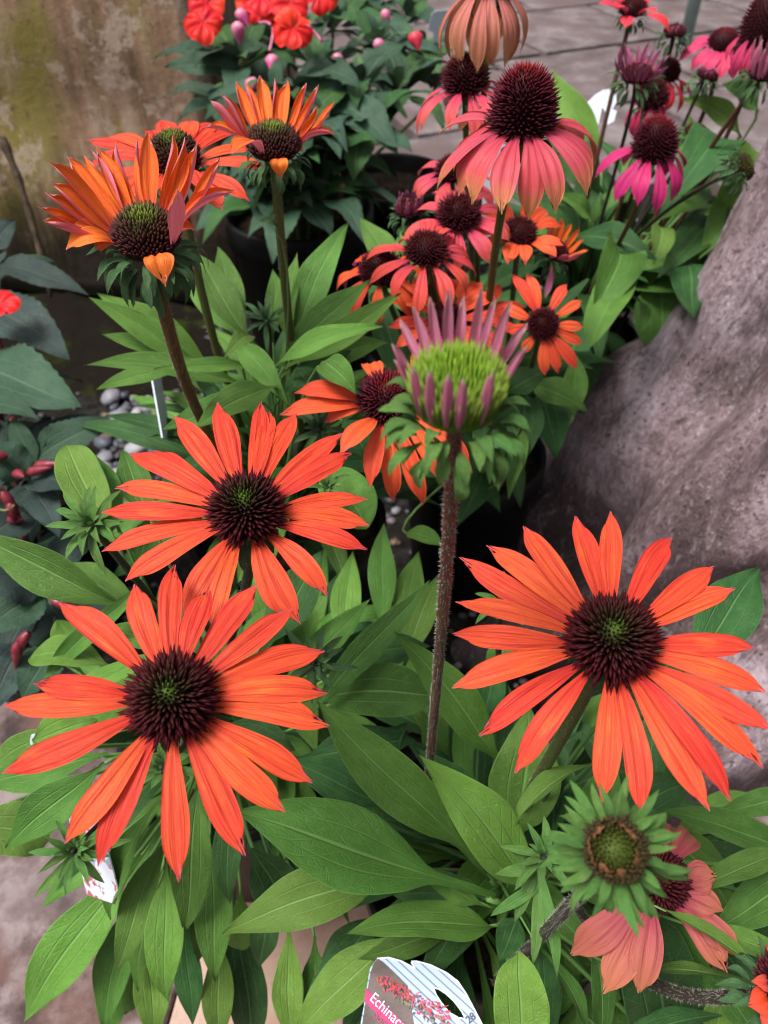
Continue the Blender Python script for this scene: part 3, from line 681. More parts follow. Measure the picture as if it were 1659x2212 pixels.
star_bud(PA, 680, 1432, .37, .021, 22, 24, k=.6, mat=BRACT, base=CA + Vector((.03, 0, .02)))

for a in [  # bx, by, bd, tx, ty, td, width, material, options
    (300, 1840, .445, 50, 2203, .455, 112, LEAF_LT, dict(roll=.15, arch=.08)),
    (300, 1900, .45, 222, 2225, .47, 78, LEAF, dict(arch=.06)),
    (350, 1725, .40, 240, 1990, .42, 66, LEAF, dict(roll=-.45, cup=.35)),
    (372, 1790, .42, 250, 2098, .43, 74, LEAF, dict(arch=.08)),
    (360, 1850, .42, 365, 2163, .42, 82, LEAF_LT, dict(arch=.10, roll=-.15)),
    (435, 1660, .40, 395, 2015, .415, 84, LEAF, dict(arch=.10, roll=.2)),
    (452, 1800, .43, 470, 2118, .43, 78, LEAF, dict(arch=.10)),
    (497, 1690, .39, 499, 1953, .40, 62, LEAF_DK, dict(arch=.08, roll=-.2)),
    (310, 2000, .46, 340, 2240, .47, 72, LEAF_LT, dict(arch=.1)),
    (262, 2020, .48, 235, 2245, .49, 62, LEAF, dict(arch=.1, roll=.3)),
    (470, 2000, .46, 478, 2250, .47, 66, LEAF_LT, dict(arch=.1)),
    (505, 1960, .48, 548, 2240, .49, 82, LEAF_DK, dict(arch=.1, shape='blunt')),
    (620, 1990, .44, 630, 2250, .45, 66, LEAF_LT, dict(arch=.08)),
    (285, 2060, .49, 275, 2190, .50, 60, LEAF, dict(arch=.1)),
    (545, 1830, .43, 615, 1960, .45, 100, LEAF_DK, dict(arch=.1, shape='blunt')),
    (330, 1900, .44, 300, 2140, .45, 58, LEAF, dict(arch=.06, roll=-.3)),
    (400, 1960, .45, 415, 2215, .46, 60, LEAF_DK, dict(arch=.06)),
    (430, 1900, .44, 428, 2080, .445, 54, LEAF, dict(arch=.08, roll=.4)),
    (210, 1990, .455, 150, 2100, .46, 60, LEAF_LT, dict(arch=.08)),
    (590, 1900, .44, 560, 2090, .45, 62, LEAF_DK, dict(arch=.08)),
    (680, 2020, .45, 690, 2240, .455, 70, LEAF, dict(arch=.08)),
    (520, 1930, .45, 520, 2050, .46, 60, LEAF_LT, dict(arch=.1, shape='blunt')),
    (235, 1630, .36, -40, 1700, .37, 92, LEAF, dict(arch=.06, roll=-.1)),
    (225, 1645, .345, 12, 1830, .35, 94, LEAF, dict(arch=.06, roll=.25)),
    (-70, 1780, .40, 108, 1808, .42, 110, LEAF_LT, dict(shape='blunt', arch=.1)),
    (70, 1600, .38, 210, 1555, .39, 90, LEAF_LT, dict(shape='ovate', arch=.1)),
    (150, 1580, .39, -30, 1690, .40, 90, LEAF_LT, dict(shape='ovate', arch=.1)),
    (285, 1310, .40, -60, 1140, .39, 96, LEAF, dict(arch=.12, roll=.55, cup=.3)),
    (300, 1330, .41, 120, 1225, .42, 78, LEAF, dict(arch=.1, roll=-.3, shape='blunt')),
    (290, 1275, .37, 92, 1462, .38, 46, LEAF, dict(arch=.05, roll=.4, cup=.35, shape='strap')),
    (235, 1140, .40, 140, 962, .42, 92, LEAF_LT, dict(arch=.08, shape='blunt')),
    (260, 1150, .42, 195, 970, .43, 66, LEAF, dict(arch=.1)),
    (330, 1130, .42, 262, 970, .44, 70, LEAF, dict(arch=.08)),
    (170, 1450, .39, 120, 1340, .395, 64, LEAF_LT, dict(arch=-.2, shape='blunt', roll=.3)),
    (235, 1440, .38, 65, 1420, .385, 74, LEAF_LT, dict(arch=.22, shape='blunt', roll=-.2)),
    (330, 1420, .37, 150, 1500, .38, 46, LEAF_LT, dict(arch=.06, shape='strap')),
    (420, 1400, .38, 220, 1360, .39, 60, LEAF, dict(arch=.1)),
    (300, 1230, .43, 330, 1110, .44, 60, LEAF, dict(arch=.1)),
    (560, 1420, .42, 700, 1190, .45, 96, LEAF_DK, dict(arch=.08)),
    (600, 1530, .43, 800, 1290, .45, 70, LEAF, dict(arch=.07, roll=.2)),
    (650, 1560, .42, 925, 1250, .45, 62, LEAF, dict(arch=.08, roll=-.3)),
    (480, 1560, .42, 640, 1620, .43, 70, LEAF_DK, dict(arch=.1)),
    (600, 1640, .40, 830, 1740, .41, 84, LEAF_DK, dict(arch=.12)),
    (690, 1500, .44, 940, 1500, .43, 116, LEAF, dict(arch=.08, shape='blunt')),
    (660, 1440, .45, 930, 1395, .46, 96, LEAF_DK, dict(arch=.08)),
    (640, 1640, .43, 900, 1600, .44, 90, LEAF_DK, dict(arch=.1)),
    (820, 1370, .50, 830, 1130, .53, 60, LEAF, dict(arch=.05)),
    (860, 1400, .50, 905, 1190, .53, 66, LEAF, dict(arch=.05)),
    (740, 1420, .50, 760, 1190, .53, 64, LEAF_LT, dict(arch=.05)),
    (870, 1440, .48, 945, 1240, .50, 64, LEAF_LT, dict(arch=.05)),
]:
    leafpx(PA, *a[:7], a[7], **a[8])
crown_leaves(PA, CA, 46, (.08, .15), .026, (-5, 65), 31, [LEAF_DK, LEAF, LEAF_DK])
crown_leaves(PA, CA + Vector((.05, .03, .02)), 26, (.08, .15), .024, (0, 60), 32, [LEAF_DK, LEAF])
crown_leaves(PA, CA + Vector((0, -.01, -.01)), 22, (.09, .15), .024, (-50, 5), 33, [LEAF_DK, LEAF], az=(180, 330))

# ================================================================== FRONT RIGHT CONEFLOWER (open flower, lime bud, olive bud, faded flower)
pot(.075, .215, .225, .088, 'black plastic pot hidden under the front right coneflower leaves')
PB = empty('coneflower_plant', (.075, .215, .17), label='coneflower before the tree root with an orange bloom, two green buds, a faded salmon bloom', cat='coneflower', group='potted coneflowers')
CB = Vector((.075, .205, .20)); CROWN[PB.name] = CB
pB = P(1320, 1388, .262); axB = axis_mix(pB, .42, (-.02, 0, 0))
hB = head_at(PB, pB, 'wide open orange flower with dark cone before the tree root')
cone(hB, pB, axB, .0094, .0132, 380, .0088, CONE, 13, flat=.34, spc=.32, th=.00072)
petals_px(hB, pB, axB, .0092, .044, [(994, 1210), (1050, 1175), (1130, 1133), (1244, 1118), (1317, 1105), (1454, 1155), (1542, 1223), (1587, 1273), (1630, 1398), (1657, 1495), (1672, 1580), (1645, 1661), (1582, 1731), (1532, 1753), (1385, 1763), (1300, 1733), (1110, 1671), (1034, 1590), (975, 1485), (977, 1368), (985, 1300)], .0083, ORANGE, 15, h=.005)
bracts(hB, pB - axB * .003, axB, .0085, .012, 34, .0035, (-85, -10), BRACT, 14)
stem(PB, [pB - axB * .004, P(1262, 1490, .285), P(1205, 1640, .36), CB + Vector((.0, .0, .06)), CB], .0027, .0030, STEM_G, 900, 16)

pH = P(985, 865, .186); axH = axis_mix(pH, .05, (0, 0, 0))
hH = head_at(PB, pH, 'tall half open bud with lime green cone and narrow upright pink petals', 'flower_bud')
cone(hH, pH, axH, .0104, .0060, 640, .0086, CONE_LIME, 17, flat=3.6, spc=.75, th=.00036)
budprof = ([0, .2, .6, .9, 1], [.62, .85, 1.0, .72, .35])
rH = rng(77)
for i, (tx, ty, md) in enumerate([(862, 690, 'b'), (893, 660, 'b'), (928, 640, 'b'), (968, 622, 'b'), (1000, 640, 'b'), (1040, 618, 'b'), (1070, 645, 'b'), (1105, 650, 'b'), (1140, 700, 'b'), (845, 740, 'm'), (850, 775, 'm'), (1140, 745, 'm'), (925, 800, 'f'), (968, 808, 'f'), (1003, 818, 'f'), (1065, 800, 'f'), (890, 790, 'f')]):
    T = tip_point(tx, ty, pH, axH, .0265 if md == 'b' else .021, md, 0); d = T - pH; d = (d - axH * d.dot(axH)).normalized(); B = pH + d * .0105
    mb = MB(); petal_shape(mb, B, T, axH.cross(d), .0040, -.06, 0, cup=.1, teeth=2, r=rH, prof=budprof, roll=1.9); mb.build('petal', BUDPETAL, hH, origin=B)
bracts(hH, pH - axH * .001, axH, .0115, .0092, 72, .0034, (-75, 12), BRACT_YG, 18, single=True, arch=.4, rows=4)
stem(PB, [pH - axH * .004, P(978, 1060, .215), P(962, 1300, .262), P(935, 1560, .36), P(925, 1690, .40)], .0021, .0019, STEM_R, 2600, 19, n=40, hl=.0011)

pI = P(1328, 1835, .188); axI = axis_mix(pI, .8, (.0, 0, 0))
hI = head_at(PB, pI, 'blurred closed bud with olive cone in a ruff of green bracts', 'flower_bud')
cone(hI, pI, axI, .0060, .0035, 190, .0036, CONE_BUDDK, 27, flat=.9, spc=.6, th=.0005)
bracts(hI, pI, axI, .0080, .0108, 70, .0023, (-60, 45), BRACT_YG, 28, single=True, arch=.15, rows=4)
petals_gen(hI, pI, axI, .0066, 18, .0070, .0022, 66, PEACH, 29, arch=0, curl=0, dz=-.0005, prof=budprof, nv=6, cup=.5)
stem(PB, [pI - axI * .003, P(1275, 1910, .23), P(1215, 1975, .31), P(1140, 2050, .38), P(1070, 2120, .43)], .0021, .0024, STEM_D, 1500, 30, n=30, hl=.0014)

pF = P(1418, 1900, .335); axF = axis_mix(pF, .45, (.12, .0, 0))
hF = head_at(PB, pF, 'faded salmon flower with drooping petals beneath the closed olive bud')
cone(hF, pF, axF, .0095, .010, 260, .006, CONE_DARK, 33)
petals_px(hF, pF, axF, .009, .052, [(1232, 2062, 'm'), (1305, 2147, 'm'), (1382, 2146, 'm'), (1572, 2100, 'm'), (1560, 1965, 'm'), (1600, 2060, 'm'), (1545, 1890, 'm'), (1450, 1785, 'b'), (1330, 1800, 'b'), (1490, 1800, 'b')], .0130, SALMON, 34, arch=.12, curl=-.05)
stem(PB, [pF - axF * .004, pF - Z * .05, CB + Vector((.06, .02, .05)), CB], .0022, .0026, STEM_D, 100, 35)
pG = P(1690, 2140, .285); axG = axis_mix(pG, .3, (.5, 0, 0))
hG = head_at(PB, pG, 'small orange flower at the end of a hairy leaning stem over a broad leaf')
cone(hG, pG, axG, .009, .009, 220, .006, CONE_DARK, 36)
petals_px(hG, pG, axG, .007, .02, [(1614, 2172, 'f'), (1628, 2085, 'm'), (1640, 2040, 'b'), (1650, 2230, 'f'), (1625, 2120, 'f', dict(mat=CORAL, w=.7))], .009, FIRE, 37, arch=.25)
bracts(hG, pG - axG * .002, axG, .009, .011, 30, .0034, (-60, 20), BRACT, 38)
stem(PB, [pG - axG * .003, P(1600, 2145, .292), P(1480, 2180, .315), P(1330, 2185, .36), CB + Vector((.03, -.01, .05))], .0024, .0026, STEM_D, 1500, 39, n=30)
star_bud(PB, 1175, 1850, .325, .018, 18, 41, k=.4, base=CB)
star_bud(PB, 1085, 1295, .42, .016, 18, 42, k=.4, base=CB + Vector((0, .05, .05)))
for i, (bx, by, tx, ty) in enumerate([(1170, 1880, 1150, 2085), (1180, 1900, 1060, 1980), (1175, 1870, 1070, 1890), (1160, 1870, 1095, 1830), (1165, 1860, 1205, 2110), (1160, 1880, 1110, 1990)]):
    leafpx(PB, bx, by, .335, tx, ty, .33, 26, BRACT_YG, shape='strap', arch=.1)

for a in [
    (1068, 1945, .395, 508, 1760, .355, 172, LEAF, dict(arch=.07, shape='stalk', roll=-.12, cup=.1)),
    (1060, 1900, .41, 688, 1508, .365, 112, LEAF, dict(arch=.10, shape='stalk', roll=.25, cup=.25)),
    (1160, 1925, .39, 906, 1628, .345, 128, LEAF_LT, dict(arch=.06, roll=.1, cup=.18)),
    (1068, 2000, .405, 745, 2018, .365, 92, LEAF_LT, dict(arch=.08, roll=-.35, shape='ovate')),
    (850, 1885, .42, 478, 2012, .39, 116, LEAF_LT, dict(arch=.07, cup=.12)),
    (1090, 1650, .44, 854, 1360, .40, 92, LEAF_LT, dict(arch=.05, roll=.15)),
    (1075, 1800, .44, 900, 1610, .43, 70, LEAF_DK, dict(arch=.08)),
    (1115, 1830, .44, 1145, 1525, .43, 150, LEAF, dict(arch=.06, cup=.1)),
    (1190, 1820, .44, 1200, 1560, .45, 90, LEAF_DK, dict(arch=.06)),
    (1100, 1800, .37, 1285, 1650, .36, 58, LEAF_LT, dict(arch=.14, roll=.7, cup=.4)),
    (1260, 1830, .42, 1330, 1640, .43, 90, LEAF, dict(arch=.08)),
    (1330, 1760, .42, 1490, 1690, .43, 100, LEAF_DK, dict(arch=.1, shape='ovate')),
    (1740, 1860, .40, 1415, 1752, .38, 78, LEAF, dict(arch=.1, roll=-.2)),
    (1740, 1705, .42, 1540, 1765, .42, 56, LEAF, dict(arch=.08)),
    (1470, 1940, .33, 1720, 1845, .35, 62, LEAF, dict(arch=.1, roll=.4)),
    (1740, 1890, .36, 1535, 2010, .35, 96, LEAF, dict(arch=.08, shape='ovate')),
    (1700, 1960, .40, 1560, 2060, .41, 70, LEAF_DK, dict(arch=.08)),
    (1430, 2290, .40, 1400, 1950, .355, 168, LEAF_DK, dict(arch=.06, shape='blunt')),
    (1470, 2260, .385, 1460, 1990, .37, 130, LEAF, dict(arch=.06, shape='blunt')),
    (1122, 2290, .335, 1122, 2056, .328, 118, LEAF_LT, dict(arch=.06, shape='blunt', cup=.2)),
    (1185, 2250, .39, 1165, 2030, .38, 70, LEAF_DK, dict(arch=.06)),
    (1155, 2030, .36, 1268, 2260, .36, 40, LEAF, dict(arch=.12, roll=.6, cup=.4)),
    (1300, 2250, .38, 1275, 2020, .37, 66, LEAF, dict(arch=.08, roll=-.4)),
    (1120, 1980, .41, 1078, 2075, .40, 62, LEAF_DK, dict(arch=.1, shape='ovate')),
    (1420, 1955, .32, 1650, 2110, .31, 44, LEAF_LT, dict(arch=.06, roll=.7, cup=.35)),
    (1500, 2000, .33, 1720, 2090, .32, 56, LEAF, dict(arch=.12, roll=.3)),
    (1360, 2095, .345, 1620, 2120, .33, 40, LEAF, dict(arch=.05, roll=.8)),
    (1640, 2240, .36, 1530, 2100, .37, 70, LEAF, dict(arch=.06)),
    (1540, 2270, .36, 1560, 2130, .37, 66, LEAF_LT, dict(arch=.06)),
    (1330, 2240, .36, 1560, 2195, .355, 60, LEAF_DK, dict(arch=.06, roll=.5)),
    (1480, 1450, .33, 1642, 1228, .36, 120, LEAF_DK, dict(arch=.06, cup=.2)),
    (1330, 1520, .36, 1500, 1400, .37, 90, LEAF_DK, dict(arch=.06)),
    (1040, 1940, .41, 850, 1930, .42, 86, LEAF_DK, dict(arch=.1, shape='ovate')),
    (1050, 1955, .40, 905, 1880, .395, 48, LEAF_LT, dict(arch=.06, roll=.5)),
    (1045, 1930, .43, 930, 1960, .42, 80, LEAF, dict(arch=.12, shape='ovate')),
    (880, 2000, .43, 640, 2245, .425, 108, LEAF_LT, dict(arch=.1, roll=-.2)),
    (830, 1970, .45, 690, 2120, .45, 90, LEAF_DK, dict(arch=.1)),
    (985, 2010, .43, 770, 2070, .405, 60, LEAF, dict(arch=.06)),
    (760, 1700, .44, 880, 1560, .44, 80, LEAF_DK, dict(arch=.06)),
    (1060, 1480, .47, 1100, 1370, .48, 60, LEAF, dict(arch=.06)),
    (1040, 1560, .45, 1075, 1420, .46, 64, LEAF_DK, dict(arch=.06)),
]:
    leafpx(PB, *a[:7], a[7], **a[8])
crown_leaves(PB, CB, 46, (.08, .15), .026, (-5, 62), 51, [LEAF_DK, LEAF, LEAF_DK])
crown_leaves(PB, CB + Vector((.09, .0, .0)), 30, (.07, .13), .026, (-10, 55), 52, [LEAF_DK, LEAF])
crown_leaves(PB, CB + Vector((-.02, -.03, 0)), 18, (.08, .13), .026, (-30, 20), 53, [LEAF_DK, LEAF], az=(190, 350))
crown_leaves(PB, CB + Vector((.07, -.06, .0)), 16, (.06, .11), .026, (-10, 40), 54, [LEAF_DK, LEAF], az=(150, 400))

# ================================================================== UPPER LEFT CONEFLOWER (three upright-petalled orange flowers)
pot(-.09, .50, .27, .088, 'black plastic pot under the coneflower whose orange petals stand up')
PC = empty('coneflower_plant', (-.09, .50, .21), label='tall coneflower in front of the mossy planter, three orange flowers with upswept petals', cat='coneflower', group='potted coneflowers')
CC = Vector((-.09, .495, .24)); CROWN[PC.name] = CC
pD = P(318, 518, .348); axD = axis_mix(pD, .10, (.02, -.05, 0))
hD = head_at(PC, pD, 'upswept orange flower with pink petal backs and shaggy green bracts on a hairy bronze stem')
cone(hD, pD, axD, .0125, .0125, 420, .0056, CONE_YOUNG, 61, flat=1.0, spc=.7, th=.0008)
petals_px(hD, pD, axD, .0125, .050, [(79, 443, 'm', dict(w=.6)), (92, 478, 'm'), (111, 345, 'm'), (112, 393, 'm', dict(w=1.2)), (95, 413, 'm'), (146, 337, 'b'), (184, 331, 'b', dict(twist=-1.2, w=.8)), (194, 321, 'b', dict(twist=1.5, w=.7)), (208, 315, 'b'), (250, 307, 'b', dict(twist=-1.3, w=.8)), (297, 298, 'b', dict(twist=-1.6, w=.8)),
    (322, 287, 'b'), (373, 285, 'b', dict(twist=1.5, w=.7)), (400, 296, 'b', dict(twist=1.5, w=.8)), (430, 310, 'b'), (482, 342, 'm'), (377, 408, 'f', dict(L=.036, arch=-.05, w=1.3, roll=.4)), (423, 494, 'm', dict(arch=.15, curl=-.1, roll=.9, w=.8)), (512, 416, 'm', dict(arch=.12)),
    (352, 592, 'f', dict(L=.027, arch=.30, curl=-.45, w=1.15, roll=0)), (143, 528, 'm', dict(arch=.26, curl=-.1, w=1.3, roll=.2, twist=-.5)), (204, 533, 'm', dict(arch=.30, curl=-.1, w=1.0, roll=.3, twist=-.6))], .0112, ORANGE_UP, 62, arch=-.04, dz=.0, cup=.1, roll=(1.3, 2.8))
bracts(hD, pD - axD * .002, axD, .0125, .0165, 60, .0042, (-88, -8), BRACT, 63, single=True, arch=.3, rows=4)
stem(PC, [pD - axD * .004, P(362, 700, .37), P(385, 800, .40), P(420, 980, .50), CC], .0034, .0030, STEM_B, 2000, 64, n=34, hl=.0012)
pE = P(592, 320, .425); axE = axis_mix(pE, .05, (.04, .03, 0))
hE = head_at(PC, pE, 'upswept orange flower nearest the red impatiens, on a slim green stem')
cone(hE, pE, axE, .0125, .011, 380, .0052, CONE_YOUNG, 65, flat=1.0, spc=.7)
petals_px(hE, pE, axE, .0125, .047, [(455, 216, 'm', dict(w=1.2)), (481, 200, 'm'), (508, 177, 'b'), (530, 181, 'b'), (562, 162, 'b'), (593, 166, 'b', dict(twist=1.5, w=.7)), (620, 170, 'b'), (660, 174, 'b'), (690, 186, 'b'), (687, 228, 'm', dict(twist=1.5, w=.7)), (724, 222, 'm', dict(w=.8)), (725, 293, 'm', dict(arch=.12, w=.8)), (655, 328, 'm', dict(arch=.25, w=.8, roll=.4)), (607, 375, 'f', dict(L=.022, arch=.3, curl=-.4, roll=.2)), (440, 276, 'm', dict(arch=.1)), (500, 332, 'p', dict(h=.0, arch=.2, roll=.5)), (540, 322, 'm', dict(arch=.3, roll=.4))], .0102, ORANGE_UP, 66, arch=-.04, dz=0, cup=.1, roll=(1.2, 2.7))
bracts(hE, pE - axE * .003, axE, .0115, .011, 44, .0034, (-88, -20), BRACT, 67)
stem(PC, [pE - axE * .004, P(602, 480, .45), P(618, 640, .49), P(628, 760, .55), CC + Vector((.02, .03, 0))], .0029, .0028, STEM_G, 900, 68, n=26)
pK = P(380, 352, .44); axK = axis_mix(pK, .12)
hK = head_at(PC, pK, 'flat orange flower with tall dark cone behind the bronze stemmed one')
cone(hK, pK, axK, .0120, .0165, 360, .0055, CONE_YOUNG, 69, flat=.7)
petals_px(hK, pK, axK, .0115, .050, [(190, 310), (186, 357), (205, 410), (258, 440), (312, 425), (348, 259, 'b'), (415, 259, 'b'), (325, 278, 'b'), (470, 263), (515, 285), (545, 325), (578, 364), (540, 434), (482, 456), (430, 405), (372, 440, 'f'), (228, 300)], .0118, ORANGE, 70, h=.004, arch=.1)
bracts(hK, pK - axK * .003, axK, .0115, .012, 36, .0036, (-88, -20), BRACT, 71)
stem(PC, [pK - axK * .004, P(415, 560, .46), P(455, 720, .50), P(470, 790, .55), CC + Vector((-.01, 0, 0))], .0028, .0028, STEM_G, 600, 72)
# bract leaf on the slim stem
leafpx(PC, 600, 490, .452, 560, 478, .45, 16, BRACT, shape='strap', arch=.4)
star_bud(PC, 575, 690, .56, .022, 20, 73, k=.4, mat=BRACT, base=CC)
star_bud(PC, 690, 925, .43, .017, 20, 74, k=.4, mat=BRACT, base=CC + Vector((.05, 0, 0)))
star_bud(PC, 705, 1050, .40, .015, 16, 75, k=.4, mat=BRACT_YG, base=CC + Vector((.05, -.05, 0)))
for a in [
    (470, 800, .56, 212, 630, .54, 72, LEAF, dict(arch=.08, roll=.3)),
    (430, 790, .54, 192, 640, .51, 56, LEAF_LT, dict(arch=.05, roll=.2)),
    (420, 780, .55, 219, 724, .53, 46, LEAF_LT, dict(arch=.08, shape='ovate')),
    (540, 840, .53, 181, 792, .48, 62, LEAF, dict(arch=.12, roll=-.2)),
    (560, 800, .51, 333, 798, .47, 36, LEAF_LT, dict(arch=.1)),
    (420, 800, .55, 208, 842, .54, 44, LEAF_LT, dict(arch=.15)),
    (530, 740, .58, 468, 533, .60, 62, LEAF, dict(arch=.05)),
    (545, 750, .57, 420, 545, .58, 66, LEAF, dict(arch=.06)),
    (520, 730, .60, 400, 600, .62, 66, LEAF, dict(arch=.06)),
    (615, 780, .56, 750, 480, .58, 76, LEAF, dict(arch=.07, roll=.1)),
    (625, 760, .55, 640, 545, .58, 50, LEAF, dict(arch=.05, roll=.5)),
    (590, 740, .57, 590, 580, .60, 46, LEAF, dict(arch=.05, roll=-.4)),
    (610, 790, .54, 800, 604, .53, 70, LEAF, dict(arch=.10)),
    (615, 800, .53, 872, 634, .51, 60, LEAF_LT, dict(arch=.06, roll=-.3)),
    (590, 800, .51, 828, 708, .48, 58, LEAF_LT, dict(arch=.14, roll=.2)),
    (650, 800, .55, 840, 740, .55, 60, LEAF, dict(arch=.1)),
    (600, 860, .53, 760, 760, .54, 66, LEAF_DK, dict(arch=.1)),
    (515, 735, .50, 626, 875, .46, 56, LEAF, dict(arch=.12, roll=-.25)),
    (548, 732, .52, 484, 776, .49, 40, LEAF_LT, dict(arch=.25)),
    (695, 780, .42, 768, 852, .405, 66, LEAF_LT, dict(arch=.2, shape='ovate')),
    (600, 830, .46, 420, 925, .43, 72, LEAF_LT, dict(arch=.1)),
    (560, 860, .50, 350, 930, .47, 60, LEAF, dict(arch=.1)),
    (420, 800, .58, 525, 880, .56, 70, LEAF_DK, dict(arch=.1)),
    (480, 800, .56, 560, 900, .55, 60, LEAF, dict(arch=.1)),
    (700, 870, .50, 640, 800, .53, 56, LEAF_DK, dict(arch=.1)),
    (700, 1010, .43, 795, 1140, .42, 110, LEAF, dict(arch=.1, shape='blunt')),
    (740, 900, .48, 800, 1000, .47, 70, LEAF_DK, dict(arch=.1)),
]:
    leafpx(PC, *a[:7], a[7], **a[8])
crown_leaves(PC, CC + Vector((0, 0, .03)), 40, (.10, .19), .026, (10, 70), 81, [LEAF, LEAF_DK, LEAF])
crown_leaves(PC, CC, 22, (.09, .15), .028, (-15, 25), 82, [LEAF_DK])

# ================================================================== CORAL CONEFLOWER in the middle
pot(.10, .66, .22, .078, 'black plastic pot under the coral coneflower cluster')
PD = empty('coneflower_plant', (.10, .64, .18), label='coneflower crowded with coral and fiery orange flowers beside the tree root', cat='coneflower', group='potted coneflowers')
CD = Vector((.10, .63, .21)); CROWN[PD.name] = CD
def flower(plant, px, py, d, k, rc, hc, n, L, w, phi, mat, label, base, seed, cmat=CONE_OLD, tilt=(0, 0, 0), nsp=300, sp=.005, tips=None, smat=STEM_G, sr=.0022, arch=.14, curl=-.08, br=20, flat=.35, mids=None, skip=(), jit=12, az0=0, hairs=120):
    p = P(px, py, d); ax = axis_mix(p, k, tilt); h = head_at(plant, p, label)
    cone(h, p, ax, rc * .93, hc, nsp, sp * 1.3, cmat, seed, flat=flat, th=.0006, spc=.5)
    if tips: petals_px(h, p, ax, rc * .9, L, tips, w, mat, seed + 1, arch=arch, curl=curl)
    if n: petals_gen(h, p, ax, rc * .88, n, L, w, phi, mat, seed + 2, arch=arch, curl=curl, skip=skip, jit=jit, az0=az0)
    if br: bracts(h, p - ax * .003, ax, rc * .85, .010, br, .0034, (-80, -20), BRACT, seed + 3)
    pts = [p - ax * .003] + (mids or [p - ax * .05]) + [Vector(base) + Z * .05, Vector(base)]
    stem(plant, pts, sr, sr * 1.1, smat, hairs, seed, n=22)
    return p, ax, h
flower(PD, 1128, 262, .40, .10, .0138, .0250, 18, .049, .0132, -31, CORAL_AGED, 'large coral pink flower with tall dark cone and drooping yellowing petals', CD, 101, CONE_OLD, nsp=520, sp=.0062,
       mids=[P(1085, 410, .43), P(1045, 580, .48)], sr=.0026, br=24, hairs=300, jit=13, az0=11)
flower(PD, 1052, -30, .50, .05, .011, .015, 15, .048, .0115, -64, PEACH, 'faded peach flower with petals hanging straight down above the dark cones', CD + Vector((.0, .02, 0)), 105, CONE_DARK, mids=[P(1064, 130, .51), P(1010, 340, .55)], arch=.2, curl=.0, jit=6)
flower(PD, 1005, 182, .53, .08, .0125, .0165, 12, .042, .0098, -32, CORALPINK, 'coral pink flower with dark cone next to the red impatiens', CD, 109, CONE_DARK, tilt=(-.12, 0, 0), nsp=330, sp=.0058, mids=[P(1000, 330, .56)])
flower(PD, 836, 868, .42, .25, .0128, .0135, 0, .050, .0112, 0, FIRE, 'flower with maroon cone and long drooping orange petals beneath the lime cone bud', CD + Vector((-.03, -.05, .0)), 113, CONE_OLD, nsp=420, sp=.0058,
       tips=[(603, 886, 'm'), (637, 842, 'b'), (736, 976, 'f'), (800, 1046, 'f'), (852, 1086, 'f'), (918, 1091, 'f'), (962, 1042, 'f'), (1026, 1016, 'm'), (797, 776, 'b'), (700, 905, 'm'), (905, 790, 'b')], arch=.12, mids=[P(850, 1000, .46)])
flower(PD, 990, 468, .56, .30, .0125, .0125, 12, .040, .0112, -14, CORALPINK, 'dusky coral flower with purple maroon cone above the fiery orange pair', CD, 117, CONE_DARK, nsp=330, sp=.0058, mids=[P(998, 600, .6)])
flower(PD, 978, 372, .66, .20, .0125, .011, 10, .040, .0115, -25, CORALPINK, 'coral flower peeking out below the tall dark coned one', CD + Vector((.0, .03, 0)), 121, CONE_DARK, nsp=240)
flower(PD, 920, 545, .52, .22, .0125, .0115, 12, .040, .0102, -20, CORAL, 'coral red flower with brown cone overlapping a maroon coned neighbour', CD, 125, CONE_DARK, nsp=300, sp=.0045, tilt=(.05, 0, 0), mids=[P(930, 650, .56)])
flower(PD, 822, 585, .55, .22, .0135, .0125, 12, .040, .0105, -34, FIRE, 'fiery orange flower with wide maroon cone above the green leaves', CD + Vector((-.03, 0, 0)), 129, CONE_DARK, nsp=320, sp=.0045, tilt=(-.1, 0, 0), mids=[P(840, 700, .6)])
flower(PD, 1122, 505, .58, .30, .0112, .0085, 11, .034, .0112, 2, FIRE, 'fiery orange flower with a gap in its petals beside the dusky coral one', CD + Vector((.02, 0, 0)), 133, CONE_DARK, nsp=260, sp=.004, tilt=(.08, 0, 0), mids=[P(1110, 620, .62)])
flower(PD, 1172, 700, .565, .75, .0092, .0075, 0, .034, .0082, 0, FIRE, 'small star like orange flower against dark leaves beside the tree root', CD + Vector((.04, 0, 0)), 137, CONE_DARK, nsp=240, sp=.004,
       tips=[(1108, 590), (1140, 586), (1226, 611), (1258, 648), (1260, 706), (1259, 742), (1247, 796), (1206, 806), (1178, 811), (1128, 762), (1094, 714), (1088, 660)], arch=.06, mids=[P(1150, 780, .62)])
flower(PD, 962, 690, .54, .55, .0105, .0085, 14, .041, .0112, -2, FIRE, 'open orange flower hidden behind the pink bud petals', CD, 141, CONE_DARK, nsp=200, sp=.004, mids=[P(970, 800, .6)])
flower(PD, 1030, 690, .60, .45, .0095, .008, 12, .034, .0102, 0, FIRE, 'orange flower peeking between the lime cone bud and the small star flower', CD, 145, CONE_DARK, nsp=160, sp=.004)

